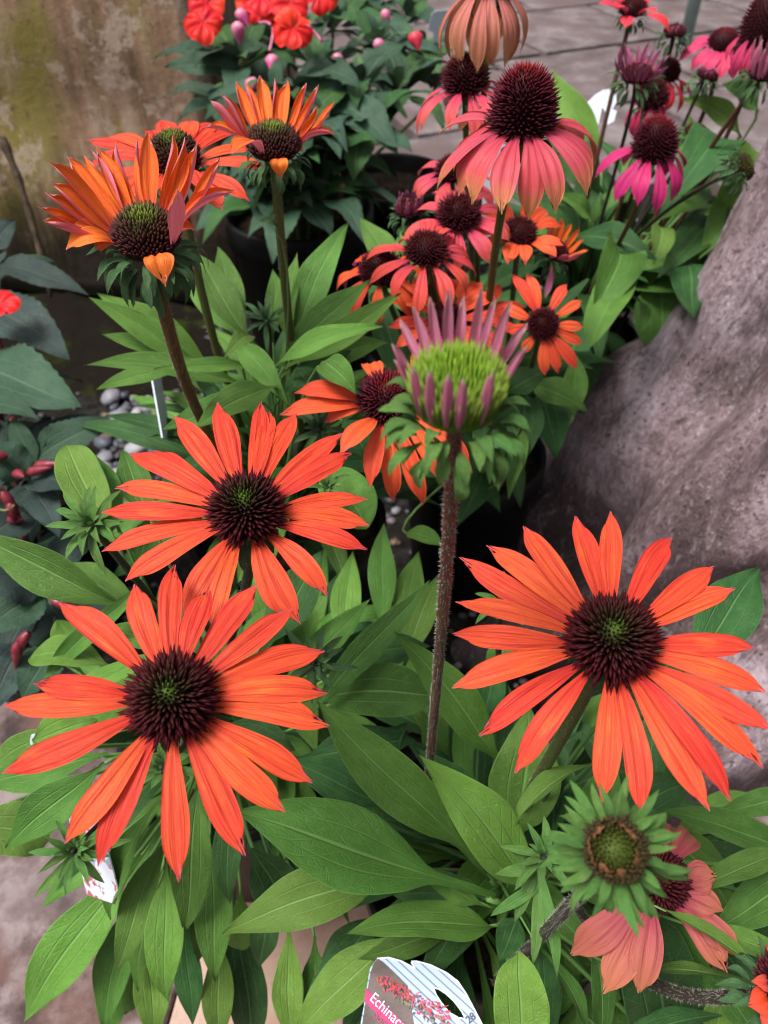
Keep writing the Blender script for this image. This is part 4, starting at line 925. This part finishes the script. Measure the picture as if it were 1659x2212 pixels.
def tight_bud(plant, px, py, d, k, rc, Lp, n, mat, label, base, seed, tilt=(0, 0, 0), phi=70, smat=STEM_D, w=.0036, br=34, bl=.011, cm=CONE_DARK, bm_=BRACT, mids=None, sr=.0017):
    p = P(px, py, d); ax = axis_mix(p, k, tilt); h = head_at(plant, p, label, 'flower_bud')
    cone(h, p, ax, rc, rc * .7, 130, .0035, cm, seed, flat=.9)
    if n: petals_gen(h, p, ax, rc, n, Lp, w, phi, mat, seed + 1, arch=-.05, curl=0, prof=budprof, cup=.1, dz=0, nv=8, jit=14, roll=1.5)
    bracts(h, p - ax * .001, ax, rc, bl, br, .0036, (-80, 20), bm_, seed + 2)
    stem(plant, [p - ax * .003] + (mids or [p - ax * .04]) + [Vector(base) + Z * .05, Vector(base)], sr, sr * 1.2, smat, 60, seed)
tight_bud(PD, 884, 455, .60, .1, .010, .014, 16, BUDDARK, 'thistle like bud with dark purple unopened petals beside the dusky coral flower', CD, 151, phi=72)
tight_bud(PD, 1200, 545, .62, .3, .009, .024, 12, ORANGE_UP, 'half open orange and pink flower next to the gapped orange one', CD, 155, tilt=(.3, 0, 0), phi=50, w=.007)
# pink tube petal hanging from it
mb = MB(); petal_shape(mb, P(1192, 575, .60), P(1178, 645, .60), Vector((1, 0, 0)), .0055, .05, cup=.8, r=rng(3)); mb.build('petal', BUDPETAL, PD)
for a in [
    (900, 900, .62, 790, 590, .64, 70, LEAF_DK, {}), (1080, 860, .62, 1180, 800, .62, 60, LEAF_DK, {}), (1130, 830, .66, 1268, 890, .64, 62, LEAF, dict(arch=.2)),
    (1140, 850, .66, 1120, 1010, .60, 84, LEAF_DK, dict(arch=.1)), (1170, 830, .68, 1200, 990, .66, 80, LEAF_DK, dict(arch=.1)),
    (1050, 880, .62, 1080, 1060, .58, 90, LEAF_DK, dict(arch=.15)), (1130, 900, .62, 1100, 1080, .60, 40, LEAF, dict(arch=.15)),
    (1020, 640, .68, 1190, 560, .68, 50, LEAF_DK, {}), (870, 640, .66, 780, 470, .68, 60, LEAF, {}), (900, 600, .68, 900, 480, .70, 90, LEAF, {}),
    (1240, 900, .70, 1240, 760, .68, 56, LEAF, dict(arch=.1)), (870, 1150, .52, 960, 1185, .50, 48, LEAF, dict(arch=.15, roll=.3)),
]:
    leafpx(PD, *a[:7], a[7], **a[8])
crown_leaves(PD, CD + Vector((0, 0, .03)), 48, (.09, .17), .030, (5, 70), 161, [LEAF_DK, LEAF, LEAF_DK])
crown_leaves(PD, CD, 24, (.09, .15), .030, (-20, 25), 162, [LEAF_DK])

# ================================================================== PINK CONEFLOWER at the back right
pot(.235, .86, .24, .09, 'black plastic pot under the pink coneflower behind the tree root')
PE = empty('coneflower_plant', (.235, .86, .18), label='coneflower with magenta and hot pink flowers behind the tree root', cat='coneflower', group='potted coneflowers')
CE = Vector((.235, .85, .21)); CROWN[PE.name] = CE; ST = dict(smat=STEM_R, sr=.0022)
flower(PE, 1412, 322, .62, .15, .0150, .0235, 11, .045, .0125, -42, MAGENTA, 'magenta flower with tall dark red cone and drooping petals nearest the tree root', CE, 201, CONE_OLD, nsp=420, sp=.0058, mids=[P(1395, 480, .68)], **ST)
flower(PE, 1562, 92, .80, .18, .0150, .0125, 13, .038, .0155, -24, PINK, 'hot pink flower with low red cone over the grey paving', CE + Vector((.05, .03, 0)), 205, CONE_OLD, nsp=220, sp=.003, mids=[P(1560, 230, .86)], **ST)
flower(PE, 1366, 22, .76, .15, .0125, .009, 9, .036, .0135, 5, REDPINK, 'red pink flower with upturned petals on a tall dark stem over the paving', CE + Vector((-.02, 0, 0)), 209, CONE_DARK, nsp=200, sp=.004, arch=.15, mids=[P(1310, 240, .80), P(1280, 400, .84)], jit=22, **ST)
flower(PE, 1648, 70, .70, .10, .020, .034, 12, .036, .012, -62, PINK, 'big domed maroon cone flower with short hanging pink petals over the paving', CE + Vector((.06, 0, 0)), 213, CONE_DARK, nsp=420, sp=.004, mids=[P(1620, 280, .78)], **ST)
flower(PE, 1440, 158, .84, .15, .0125, .0150, 11, .040, .0125, -30, REDPINK, 'scarlet pink flower with red cone turned away behind the magenta one', CE + Vector((.02, .02, 0)), 217, CONE_OLD, tilt=(.35, 0, .0), nsp=220, sp=.003, mids=[P(1420, 330, .88)], **ST)
flower(PE, 1405, 215, .74, .10, .0135, .018, 9, .034, .010, -65, PINK, 'dark maroon cone with withered pale pink petals above the magenta flower', CE + Vector((.02, .0, 0)), 221, CONE_DARK, nsp=300, sp=.005, mids=[P(1370, 330, .78)], **ST)
tight_bud(PE, 1376, 165, .68, .1, .0125, .026, 18, BUDDARK, 'half open bud with narrow purple pink petals spreading like a crown', CE, 231, phi=46, w=.0052, bl=.015, br=44, mids=[P(1365, 260, .72), P(1325, 380, .78)])
tight_bud(PE, 1456, 72, .80, .1, .0100, .009, 12, BUDDARK, 'small brown pink bud over green bracts against the paving', CE, 235, phi=75, bl=.014, mids=[P(1445, 160, .84)], sr=.0022)
tight_bud(PE, 1525, 165, .80, .1, .0095, .010, 12, BUDDARK, 'small purple bud under the hot pink flower', CE + Vector((.03, 0, 0)), 239, tilt=(.3, 0, 0), phi=75, bl=.013, mids=[P(1490, 240, .84)])
tight_bud(PE, 1650, 160, .68, .1, .0120, .028, 16, BUDPETAL, 'half open bud with narrow lilac petals below the big domed cone', CE + Vector((.05, 0, 0)), 243, phi=72, w=.0052, bl=.015, br=40, mids=[P(1590, 240, .72), P(1500, 340, .78)], smat=STEM_R, sr=.0022)
tight_bud(PE, 1606, 362, .60, .35, .0085, 0, 0, BUDDARK, 'spiky pale green bud on a dark stem leaning right to the root', CE + Vector((.0, .0, .03)), 247, tilt=(.9, 0, -.2), bl=.013, br=50, cm=CONE_BUDDK, mids=[P(1500, 405, .63), P(1420, 450, .70)])
tight_bud(PE, 1500, 285, .78, .2, .0085, .006, 10, BUDDARK, 'tight dark bud half hidden by lime leaves', CE, 251, phi=60, bl=.012)
for a in [
    (1310, 545, .80, 1285, 680, .72, 96, LEAF, dict(arch=.25, shape='blunt', roll=.4, cup=.5)), (1370, 600, .78, 1275, 748, .70, 84, LEAF, dict(arch=.15, shape='blunt', roll=-.3)),
    (1430, 600, .84, 1425, 765, .84, 118, LEAF, dict(arch=.12, shape='blunt')), (1330, 560, .86, 1520, 650, .86, 86, LEAF, dict(arch=.15)),
    (1400, 500, .86, 1538, 592, .86, 62, LEAF, dict(arch=.15)), (1230, 510, .80, 1420, 560, .74, 70, LEAF_DK, dict(arch=.12)),
    (1390, 500, .80, 1410, 570, .75, 60, LEAF_LT, dict(arch=.3, shape='blunt', roll=.6)), (1560, 470, .86, 1420, 600, .80, 80, LEAF_DK, {}),
    (1500, 500, .86, 1590, 500, .80, 90, LEAF_DK, {}), (1300, 370, .88, 1195, 150, .86, 66, LEAF_LT, dict(arch=.08, roll=.4)),
    (1530, 400, .86, 1420, 480, .80, 60, LEAF, dict(roll=.4)), (1560, 340, .84, 1420, 470, .76, 110, LEAF_DK, dict(arch=.3, shape='ovate')),
    (1540, 480, .84, 1640, 330, .84, 130, LEAF_LT, dict(arch=.25, shape='blunt', roll=-.5)), (1600, 300, .86, 1470, 215, .84, 56, LEAF_LT, dict(arch=.2)),
    (1480, 380, .86, 1490, 250, .84, 46, LEAF_LT, {}), (1640, 240, .88, 1560, 180, .86, 60, LEAF, {}), (1300, 420, .86, 1180, 300, .84, 90, LEAF_DK, {}),
    (1250, 440, .84, 1130, 420, .80, 80, LEAF_DK, {}), (1280, 480, .84, 1200, 420, .80, 46, LEAF_LT, {}), (1360, 640, .80, 1385, 720, .74, 40, LEAF, dict(roll=.8)),
    (1480, 560, .82, 1500, 690, .76, 90, LEAF_DK, dict(arch=.1)), (1620, 420, .86, 1510, 560, .8, 90, LEAF, dict(arch=.1)),
]:
    leafpx(PE, *a[:7], a[7], **a[8])
crown_leaves(PE, CE + Vector((0, 0, .03)), 60, (.11, .2), .036, (5, 70), 261, [LEAF_DK, LEAF_DK, LEAF])
crown_leaves(PE, CE + Vector((.1, .12, .02)), 40, (.11, .2), .036, (0, 65), 262, [LEAF_DK, LEAF])
crown_leaves(PE, CE, 22, (.09, .15), .034, (-20, 25), 263, [LEAF_DK])
# fallen yellow leaf
lf = leaf(None, P(1480, 540, .90), P(1540, 520, .90), .026, plain('yellow_leaf', (.26, .18, .025), (.36, .25, .05), 40, .5), shape='blunt', name='fallen_leaf'); lf['label'] = 'yellowed leaf caught among the green leaves by the tree root'; lf['category'] = 'leaf'

# ================================================================== IMPATIENS
def whorl(plant, c, n, L, w, seed, mat, el=(-15, 35), az0=0., ax=None):
    r = rng(seed)
    for i in range(n):
        a = R(az0 + 360 * i / n + r.uniform(-18, 18)); e = R(r.uniform(*el)); d = Vector((math.cos(a), math.sin(a), 0)); l = L * r.uniform(.75, 1.15)
        B = c + d * .006; T = B + d * l * math.cos(e) + Z * l * math.sin(e)
        leaf(plant, B, T, w * r.uniform(.8, 1.15), r.choice(mat) if isinstance(mat, list) else mat, face=Z - d * .2, shape='ovate', arch=r.uniform(.05, .2), droop=r.uniform(0, .2), roll=r.uniform(-.3, .3), cup=r.uniform(.1, .3), serr=.035, nv=20, half=3, seed=seed)
def bud_drop(plant, p, d, L, w, mat, label=None):
    mb = MB(); pth = [p + d * L * t for t in (0, .12, .3, .55, .8, 1)]; rad = [.25, .8, 1., .75, .35, .06]; n = 8; V = []; U = []
    a = d.cross(Vector((.2, .3, 1))).normalized(); b = d.cross(a)
    for i, q in enumerate(pth):
        for k in range(n): an = 6.28318 * k / n; V.append(q + (a * math.cos(an) + b * math.sin(an)) * w * .5 * rad[i] * (1 + .12 * math.sin(an * 2 + i))); U.append((k / n, i / 5))
    mb.add(V, [(i * n + k, i * n + (k + 1) % n, (i + 1) * n + (k + 1) % n, (i + 1) * n + k) for i in range(5) for k in range(n)], U); return mb.build('flower_bud', mat, plant)
BUDRED = plain('impatiens_bud_red', (.16, .012, .022), (.24, .03, .05), 120, .35, .5)
BUDPINK = plain('impatiens_bud_pink', (.52, .06, .22), (.62, .25, .34), 60, .4, .45)
REDSTEM = plain('impatiens_red_stem', (.13, .016, .022), (.17, .03, .03), 60, .4, .4)
GRNSTEM = plain('impatiens_green_stem', (.08, .11, .035), (.11, .10, .04), 60, .4, .4)
# red one in the black pot behind
pp = P(640, 400, 1.10); pot(pp.x, pp.y, .30, .105, 'black plastic pot of the red impatiens, its rim showing behind the orange flower stem', group='black pots at the back')
p2 = P(845, 330, 1.28); pot(p2.x, p2.y, .26, .10, 'empty looking black pot in deep shade next to the red impatiens pot', group='black pots at the back')
PI = empty('impatiens_plant', (pp.x, pp.y, .24), label='bushy impatiens with scarlet flowers and dark green leaves in a black pot', cat='impatiens', group='impatiens plants')
ri = rng(301); CROWN[PI.name] = Vector((pp.x, pp.y, .22))
for i, (x, y, d) in enumerate([(520, 145, 1.06), (600, 230, 1.0), (700, 160, 1.12), (770, 200, 1.05), (820, 110, 1.2), (600, 330, 1.0), (680, 390, 1.04), (560, 400, 1.06), (740, 380, 1.08), (650, 310, .99), (620, 372, .98), (700, 425, 1.0), (575, 440, 1.02), (640, 440, 1.0), (720, 60, 1.3), (620, 100, 1.2), (900, 130, 1.3), (880, 50, 1.4), (660, 250, 1.02), (560, 60, 1.35), (780, 290, 1.0), (940, 190, 1.25), (800, 30, 1.5), (700, 330, .98), (520, 240, 1.1), (860, 210, 1.12)]):
    c = P(x, y, d); whorl(PI, c, 7, .095, .044, 310 + i, [LEAF_IMP, LEAF_IMP, LEAF_DK], az0=ri.random() * 60)
    whorl(PI, c + Z * .012, 5, .045, .020, 340 + i, [LEAF_IMP, BRACT], el=(10, 60))
    b0 = Vector((pp.x + (c.x - pp.x) * .3, pp.y + (c.y - pp.y) * .3, .22)); stem(PI, [c + Z * .01, c - Z * .06, b0 + Z * .1, b0], .0026, .003, GRNSTEM, name='stem')
for (bx, by, bd, tx, ty, td, w_) in [(525, 150, 1.04, 356, 148, 1.02, 62), (720, 215, 1.0, 862, 328, .97, 86), (700, 150, 1.0, 778, 190, .96, 50), (600, 320, 1.02, 440, 230, 1.05, 66), (760, 240, 1.0, 640, 180, .98, 70)]:
    leafpx(PI, bx, by, bd, tx, ty, td, w_, LEAF_IMP, shape='ovate', serr=.03, arch=.1, cup=.2)
def imp_flower(plant, px, py, d, seed, tips=None, L=.024, n=5, label=None, k=.6):
    p = P(px, py, d); ax, a, b = frame(axis_mix(p, k)); r = rng(seed); h = head_at(plant, p, label)
    for i in range(n):
        an = R(72 * i + 20 + r.uniform(-12, 12)); dd = a * math.cos(an) + b * math.sin(an); e = R(r.uniform(-25, 15))
        mb = MB(); petal_shape(mb, p, p + (dd * math.cos(e) + ax * math.sin(e)) * L * r.uniform(.85, 1.1), ax.cross(dd), L * 1.15, .12, -.1, cup=.1, teeth=2, r=r, prof=([0, .15, .4, .7, .9, 1], [.15, .4, .8, 1., .82, .5])); mb.build('petal', IMPRED, h, origin=p)
for i, (x, y, d) in enumerate([(450, 10, 1.02), (440, 48, 1.0), (565, -5, 1.02), (625, 8, 1.0), (632, 62, .98), (600, 22, 1.03), (545, 8, 1.06), (690, -12, 1.1)]):
    imp_flower(PI, x, y, d, 360 + i, label='scarlet impatiens blossom above the dark leaves', L=.026)
for i, (x, y, d) in enumerate([(515, 20, 1.0), (513, 45, .98), (550, 168, .98), (655, 45, 1.0), (895, 72, 1.1), (812, 84, 1.06), (802, 110, 1.05), (590, 120, 1.0), (725, 115, 1.05), (830, 20, 1.2)]):
    r = rng(380 + i); bud_drop(PI, P(x, y, d), Vector((r.uniform(-.5, .5), r.uniform(-.6, -.1), r.uniform(-1, -.2))).normalized(), .026, .018 if i != 4 else .024, BUDPINK if i != 4 else plain('bud_red', (.6, .03, .06), (.62, .05, .08), 40, .4))
for (x0, y0, x1, y1, d) in [(590, 60, 582, 110, 1.0), (640, 40, 695, 90, 1.0), (560, 50, 585, 55, 1.0)]:
    stem(PI, [P(x0, y0, d), P((x0 + x1) / 2 + 6, (y0 + y1) / 2 - 8, d), P(x1, y1, d)], .0018, .0018, BUDPINK)
# rust coloured seed pod hanging by the pots
sp_ = P(742, 395, .98); bud_drop(PI, sp_, Vector((-.25, 0, -1)).normalized(), .030, .012, plain('seed_pod', (.12, .03, .018), (.16, .10, .05), 80, .5))
stem(PI, [P(790, 320, 1.0), P(765, 360, .99), sp_], .0022, .0018, STEM_D)

# bronze leaved one at the left edge
pot(-.40, .60, .22, .09, 'black plastic pot under the bronze leaved impatiens at the planter', group=None)
PJ = empty('impatiens_plant', (-.40, .60, .16), label='impatiens with dark bronze serrated leaves and closed crimson buds beside the pebbles', cat='impatiens', group='impatiens plants'); CROWN[PJ.name] = Vector((-.40, .60, .16))
for a in [
    (-10, 575, .80, 192, 640, .76, 68, LEAF_IMPD, dict(arch=.1, roll=.1)), (-60, 640, .80, 152, 775, .74, 120, LEAF_IMPD, dict(arch=.06)),
    (-60, 800, .76, 178, 880, .68, 150, LEAF_IMP, dict(arch=.08)), (-60, 870, .72, 84, 906, .66, 66, LEAF_IMP, dict(arch=.1)),
    (80, 1010, .68, 28, 902, .68, 58, LEAF_IMP, dict(roll=.4)), (70, 1000, .68, 238, 902, .68, 84, LEAF_IMP, dict(arch=.08)),
    (70, 1030, .66, 165, 1060, .62, 84, LEAF_IMPD, {}), (60, 1010, .70, 110, 900, .72, 70, LEAF_IMPD, {}), (70, 1050, .66, 130, 1160, .62, 70, LEAF_IMPD, {}),
    (60, 1100, .66, -40, 1180, .62, 100, LEAF_IMPD, {}), (100, 1270, .62, -60, 1230, .58, 120, LEAF_IMPD, {}), (100, 1280, .62, -50, 1370, .58, 110, LEAF_IMP, {}),
    (110, 1280, .62, 30, 1170, .62, 80, LEAF_IMPD, {}), (100, 1280, .63, 170, 1200, .63, 70, LEAF_IMPD, {}), (120, 1390, .60, 50, 1510, .58, 90, LEAF_IMP, {}),
    (60, 1380, .62, -30, 1540, .58, 110, LEAF_IMPD, {}), (-20, 540, .82, 32, 475, .82, 60, LEAF_IMPD, {}), (-40, 700, .8, 60, 715, .78, 36, LEAF, {}), (-30, 770, .78, 120, 830, .76, 60, LEAF_IMP, {}), (60, 1030, .66, -30, 960, .64, 90, LEAF_IMP, {}),
]:
    leafpx(PJ, *a[:7], a[7], **{**dict(shape='ovate', serr=.035, arch=.1, cup=.15, nv=26), **a[8]})
for i, (x, y, d) in enumerate([(40, 1040, .70), (100, 1280, .66), (0, 900, .78), (-30, 620, .86), (60, 1180, .72), (20, 1430, .66)]):
    c = P(x, y, d); whorl(PJ, c, 7, .085, .038, 410 + i, [LEAF_IMPD, LEAF_IMPD, LEAF_IMP])
    b0 = Vector((-.40 + (c.x + .4) * .4, .60 + (c.y - .6) * .4, .15)); stem(PJ, [c + Z * .015, c - Z * .04, b0 + Z * .06, b0], .0038, .005, REDSTEM)
for i, (x, y, d, dx, dz, L_) in enumerate([(18, 985, .64, -.9, .3, .026), (35, 1020, .64, .2, .1, .02), (60, 1020, .64, .8, .35, .028), (75, 1005, .64, .9, .25, .03), (100, 1035, .64, .7, -.2, .022), (5, 1060, .62, .3, -.9, .03), (22, 1085, .62, -.1, -1, .022), (40, 1385, .57, -.3, -.9, .032), (62, 1365, .57, -.5, -.6, .026), (110, 1290, .60, .6, -.3, .026), (125, 1275, .60, .8, .1, .022), (95, 1270, .60, -.3, .4, .022), (140, 1310, .60, .8, -.5, .022), (85, 1250, .61, .2, .8, .026), (20, 1120, .64, .5, .2, .02)]):
    bud_drop(PJ, P(x, y, d), Vector((dx, -.2, dz)).normalized(), L_, .0095, BUDRED)
stem(PJ, [P(0, 1100, .62), P(18, 1108, .62), P(32, 1090, .62)], .0012, .0012, GRNSTEM)
imp_flower(PJ, 0, 660, .72, 430, label='folded crimson blossom over bronze leaves', L=.02, n=5, k=.3)

# ================================================================== PLANT TAGS
CARD = plain('tag_card', (.62, .68, .78), (.68, .74, .84), 12, .35, .45, .02)
def card(name, pts, th, mats, label, parent=None, hole=None, nrm=None, group=None):
    """flat plastic card with thickness, outline pts in space"""
    c = sum(pts, Vector()) / len(pts); n = nrm or (pts[1] - pts[0]).cross(pts[2] - pts[0]).normalized()
    bm = bmesh.new(); vs = [bm.verts.new(p - c) for p in pts]; es = [bm.edges.new((vs[i], vs[(i + 1) % len(vs)])) for i in range(len(vs))]
    if hole:
        hv = [bm.verts.new(p - c) for p in hole]; es += [bm.edges.new((hv[i], hv[(i + 1) % len(hv)])) for i in range(len(hv))]
    bmesh.ops.triangle_fill(bm, use_beauty=True, use_dissolve=False, edges=es)
    g = bmesh.ops.extrude_face_region(bm, geom=list(bm.faces)); bmesh.ops.translate(bm, verts=[v for v in g['geom'] if isinstance(v, bmesh.types.BMVert)], vec=-n * th)
    bmesh.ops.recalc_face_normals(bm, faces=list(bm.faces))
    me = bpy.data.meshes.new(name); bm.to_mesh(me); bm.free(); me.materials.append(mats)
    o = bpy.data.objects.new(name, me); link(o, parent, label=label, cat='plant tag' if label else None, group=group); o.location = c; return o
# printed tag in front: card plane through three points
q0, q1, q2 = P(815, 2067, .405), P(1040, 2190, .375), P(790, 2200, .385)
tn = (q1 - q0).cross(q2 - q0).normalized(); tn = tn if tn.dot(CAM - q0) > 0 else -tn
def onp(px, py, off=0.):
    r = ray(px, py); return CAM + r * ((q0 + tn * off - CAM).dot(tn) / r.dot(tn))
tag = empty('plant_tag', onp(900, 2300), label='plant tag printed with red flowers and a lettered pink band under the leaves', cat='plant tag', group='plant tags')
out = [(815, 2068), (840, 2066), (868, 2074), (890, 2086), (895, 2092), (888, 2080), (888, 2074), (900, 2074), (930, 2082), (965, 2099), (990, 2118), (1008, 2145), (1028, 2183), (1050, 2225), (1085, 2310), (900, 2360), (760, 2330), (772, 2250), (788, 2160), (799, 2092)]
hol = [(938, 2134), (946, 2136), (962, 2146), (980, 2163), (996, 2184), (1003, 2198), (990, 2196), (970, 2184), (955, 2165), (943, 2147)]
m, nt = newmat('tag_front_print'); t = nd(nt, 'TexCoord').outputs['Object']
dv = (onp(1000, 2200) - onp(860, 2070)).normalized(); sv = dv.cross(tn)
s = nd(nt, 'VectorMath', {0: t, 1: tuple(sv)}, operation='DOT_PRODUCT').outputs['Value']
fr = mth(nt, 'FRACT', mth(nt, 'MULTIPLY', s, 300.)); ln = mth(nt, 'SUBTRACT', 1., sstep(nt, mth(nt, 'ABSOLUTE', mth(nt, 'SUBTRACT', fr, .5)), .05, .16))
finish(nt, mixc(nt, mth(nt, 'MULTIPLY', ln, .85), (.42, .52, .74), (.13, .15, .20)), .35, .45)
body = card('tag_card', [onp(*p) for p in out], .0006, m, None, tag, [onp(*p) for p in hol], tn)
WHITE = plain('tag_white', (.74, .78, .82), (.78, .81, .85), 30, .4)
mb = MB()   # white cut edge along the outline and round the hole
def rim(pts, wpx, closed):
    n = len(pts); c = Vector((sum(p[0] for p in pts) / n, sum(p[1] for p in pts) / n))
    for i in range(n if closed else n - 1):
        a, b = Vector(pts[i]), Vector(pts[(i + 1) % n]); d = (b - a); nn = Vector((-d.y, d.x)).normalized() * wpx
        mb.add([onp(*a, .0004), onp(*b, .0004), onp(*(b + nn), .0004), onp(*(a + nn), .0004)], [(0, 1, 2, 3)])
rim(out[:14], 3.2, False); rim(hol, -2.6, True); mb.build('white_border', WHITE, tag, False)
mb = MB(); mb.add([onp(*p, .0005) for p in [(800, 2100), (808, 2078), (816, 2070), (826, 2076), (850, 2098), (880, 2128), (900, 2250), (868, 2300), (770, 2290), (790, 2160)]], [tuple(range(10))]); mb.build('brown_panel', plain('tag_brown', (.085, .062, .058), (.16, .12, .11), 60, .4), tag, False)
mb = MB(); mb.add([onp(*p, .0008) for p in [(790, 2134), (787, 2163), (850, 2222), (890, 2260), (910, 2245), (868, 2205), (830, 2168)]], [tuple(range(7))]); mb.build('pink_band', plain('tag_pink', (.44, .035, .14), (.48, .045, .16), 60, .4), tag, False)
rt = rng(500); mb = MB()
for i in range(330):
    f = rt.random(); x = 822 + f * 150 + rt.gauss(0, 4); y = 2110 + f * 85 + rt.uniform(-12, 34) * (.4 + f); mi = rt.choice([0, 0, 0, 1, 2]) if y < 2125 + f * 85 else rt.choice([1, 3, 3, 2])
    l = rt.uniform(5, 13); an = rt.gauss(.75, .45) if mi < 2 else rt.gauss(1.2, .5); dx, dy = math.cos(an) * l, math.sin(an) * l; wv = rt.uniform(.8, 2.2)
    if y > 2225: continue
    o_ = .0010 + i * 2e-6
    mb.add([onp(x, y, o_), onp(x + dx * .5 - wv, y + dy * .5 + wv, o_), onp(x + dx, y + dy, o_), onp(x + dx * .5 + wv, y + dy * .5 - wv, o_)], [(0, 1, 2, 3)], None, mi)
mb.build('printed_picture', [plain('print_red', (.52, .05, .06), (.6, .09, .09), 90, .4), plain('print_pink', (.48, .04, .14), (.5, .10, .2), 90, .4), plain('print_dark', (.04, .035, .03), (.1, .08, .07), 90, .4), plain('print_green', (.09, .16, .06), (.2, .28, .14), 90, .4)], tag, False, kind='stuff')
def text_on(body_, px, py, dx, dy, size, mat, off, name='lettering'):
    cu = bpy.data.curves.new(name, 'FONT'); cu.body = body_; cu.size = size; cu.materials.append(mat); cu.extrude = .00005
    o = bpy.data.objects.new(name, cu); a = onp(px, py, off); xv = (onp(px + dx, py + dy, off) - a).normalized(); yv = tn.cross(xv)
    link(o, tag); M = Matrix((xv, yv, tn)).transposed().to_4x4(); M.translation = a; o.rotation_euler = M.to_euler(); o.location = a
    bpy.context.view_layer.update(); me = bpy.data.meshes.new_from_object(o.evaluated_get(bpy.context.evaluated_depsgraph_get()))
    o2 = bpy.data.objects.new(name, me); link(o2, tag); o2.rotation_euler = o.rotation_euler; o2.location = a; bpy.data.objects.remove(o); return o2
text_on('Echinacea', 797, 2158, 60, 58, .0066, WHITE, .0011)
text_on('Som', 806, 2194, 55, 58, .005, plain('tag_pink_text', (.45, .06, .16), (.45, .06, .16), 30, .4), .0011)
text_on('28', 1012, 2212, 18, -16, .0048, plain('tag_ink', (.07, .07, .1), (.07, .07, .1), 30, .4), .0011)

def strip(pts, label, th=.0007, mat=CARD, nrm=None): return card('plant_tag', pts, th, mat, label, None, None, nrm, 'plant tags')
def quadcard(p, xv, yv, w, h, label):   # rounded card standing in its pot: p = middle of its foot
    pts = [p + xv * (w * x) + yv * (h * y) for x, y in [(-.16, 0), (.16, 0), (.2, .45), (.5, .55), (.5, .9), (.42, .98), (.3, 1), (-.3, 1), (-.42, .98), (-.5, .9), (-.5, .55), (-.2, .45)]]
    return strip(pts, label, nrm=xv.cross(yv))
a0 = P(352, 945, .60); a1 = P(309, 700, .60); yv = (a1 - a0); hh = yv.length; yv.normalize(); xv = (-tocam(a0) * 1. + Vector((1, 0, 0)) * .22).normalized(); xv = (xv - yv * xv.dot(yv)).normalized()
c0 = a0 + xv * .012
strip([c0 + xv * x + yv * hh * y for x, y in [(-.012, .0), (.018, .0), (.020, .78), (.006, .96), (-.006, 1.0), (-.012, .985)]], 'white plant tag seen nearly edge on beside the bronze stem', .0012, nrm=xv.cross(yv))
quadcard(P(100, 1700, .40), (P(101, 1700, .40) - P(100, 1700, .40)).normalized(), (P(85, 1570, .385) - P(100, 1700, .40)).normalized(), .011, .034, 'pale blue plant tag tip poking out behind the lower left orange petals')
m, nt = newmat('tag_print_left'); t = nd(nt, 'TexCoord').outputs['Object']; n1 = noi(nt, t, 160, 3); n2 = noi(nt, t, 90, 3)
c_ = mixc(nt, sstep(nt, n1, .55, .6), (.62, .66, .74), (.45, .10, .12)); c_ = mixc(nt, sstep(nt, n2, .56, .62), c_, (.30, .36, .46)); finish(nt, c_, .35, .45)
pts = [P(195, 1745, .39), P(215, 1750, .385), P(258, 1925, .40), P(250, 1950, .405), P(190, 1930, .42), P(150, 1760, .41)]
strip(pts, 'printed plant tag half hidden behind the star bud and drooping orange petals', mat=m)
pts = [P(x, y, .86) for x, y in [(1302, 195), (1320, 192), (1330, 205), (1331, 222), (1322, 236), (1332, 240), (1326, 262), (1312, 270), (1306, 240), (1300, 232), (1292, 270), (1278, 250), (1264, 226), (1284, 206)]]
strip(pts, 'white looped plant tag catching light behind the tall dark stems')
quadcard(P(1048, 520, .74), Vector((1, .1, 0)).normalized(), (Z + Vector((0, .15, 0))).normalized(), .034, .085, 'white plant tag standing between the coral flowers')
quadcard(P(938, 110, 1.25), Vector((1, .3, 0)).normalized(), (Z * .6 + Vector((.1, -.1, 0))).normalized(), .035, .06, 'small white plant tag among the impatiens leaves at the paving')
# green metal stake at the back
mb = MB(); b_ = ground(1478, 95); tube(mb, [Vector((b_.x, b_.y, -.03)), Vector((b_.x, b_.y, .3)), Vector((b_.x, b_.y, .8))], .022, .022, 12); 
mb.build('metal_post', plain('pale_green_paint', (.17, .25, .24), (.22, .30, .28), 30, .5), None, label='pale green metal post standing on the paving at the back', cat='post')
mb = MB(); b2 = ground(1420, 8); V = []
bm = bmesh.new(); bmesh.ops.create_cube(bm, size=1)
for v in bm.verts: v.co = Vector((b2.x + v.co.x * .55, b2.y + .35 + v.co.y * .5, .12 + v.co.z * .30))
bmesh.ops.bevel(bm, geom=list(bm.edges), offset=.03, segments=3, affect='EDGES')
me = bpy.data.meshes.new('storage_crate'); bm.to_mesh(me); bm.free(); me.materials.append(plain('dark_blue_plastic', (.010, .013, .030), (.016, .02, .04), 20, .4))
o = bpy.data.objects.new('storage_crate', me); link(o, None, label='dark blue crate in shade at the far end of the paving', cat='crate')
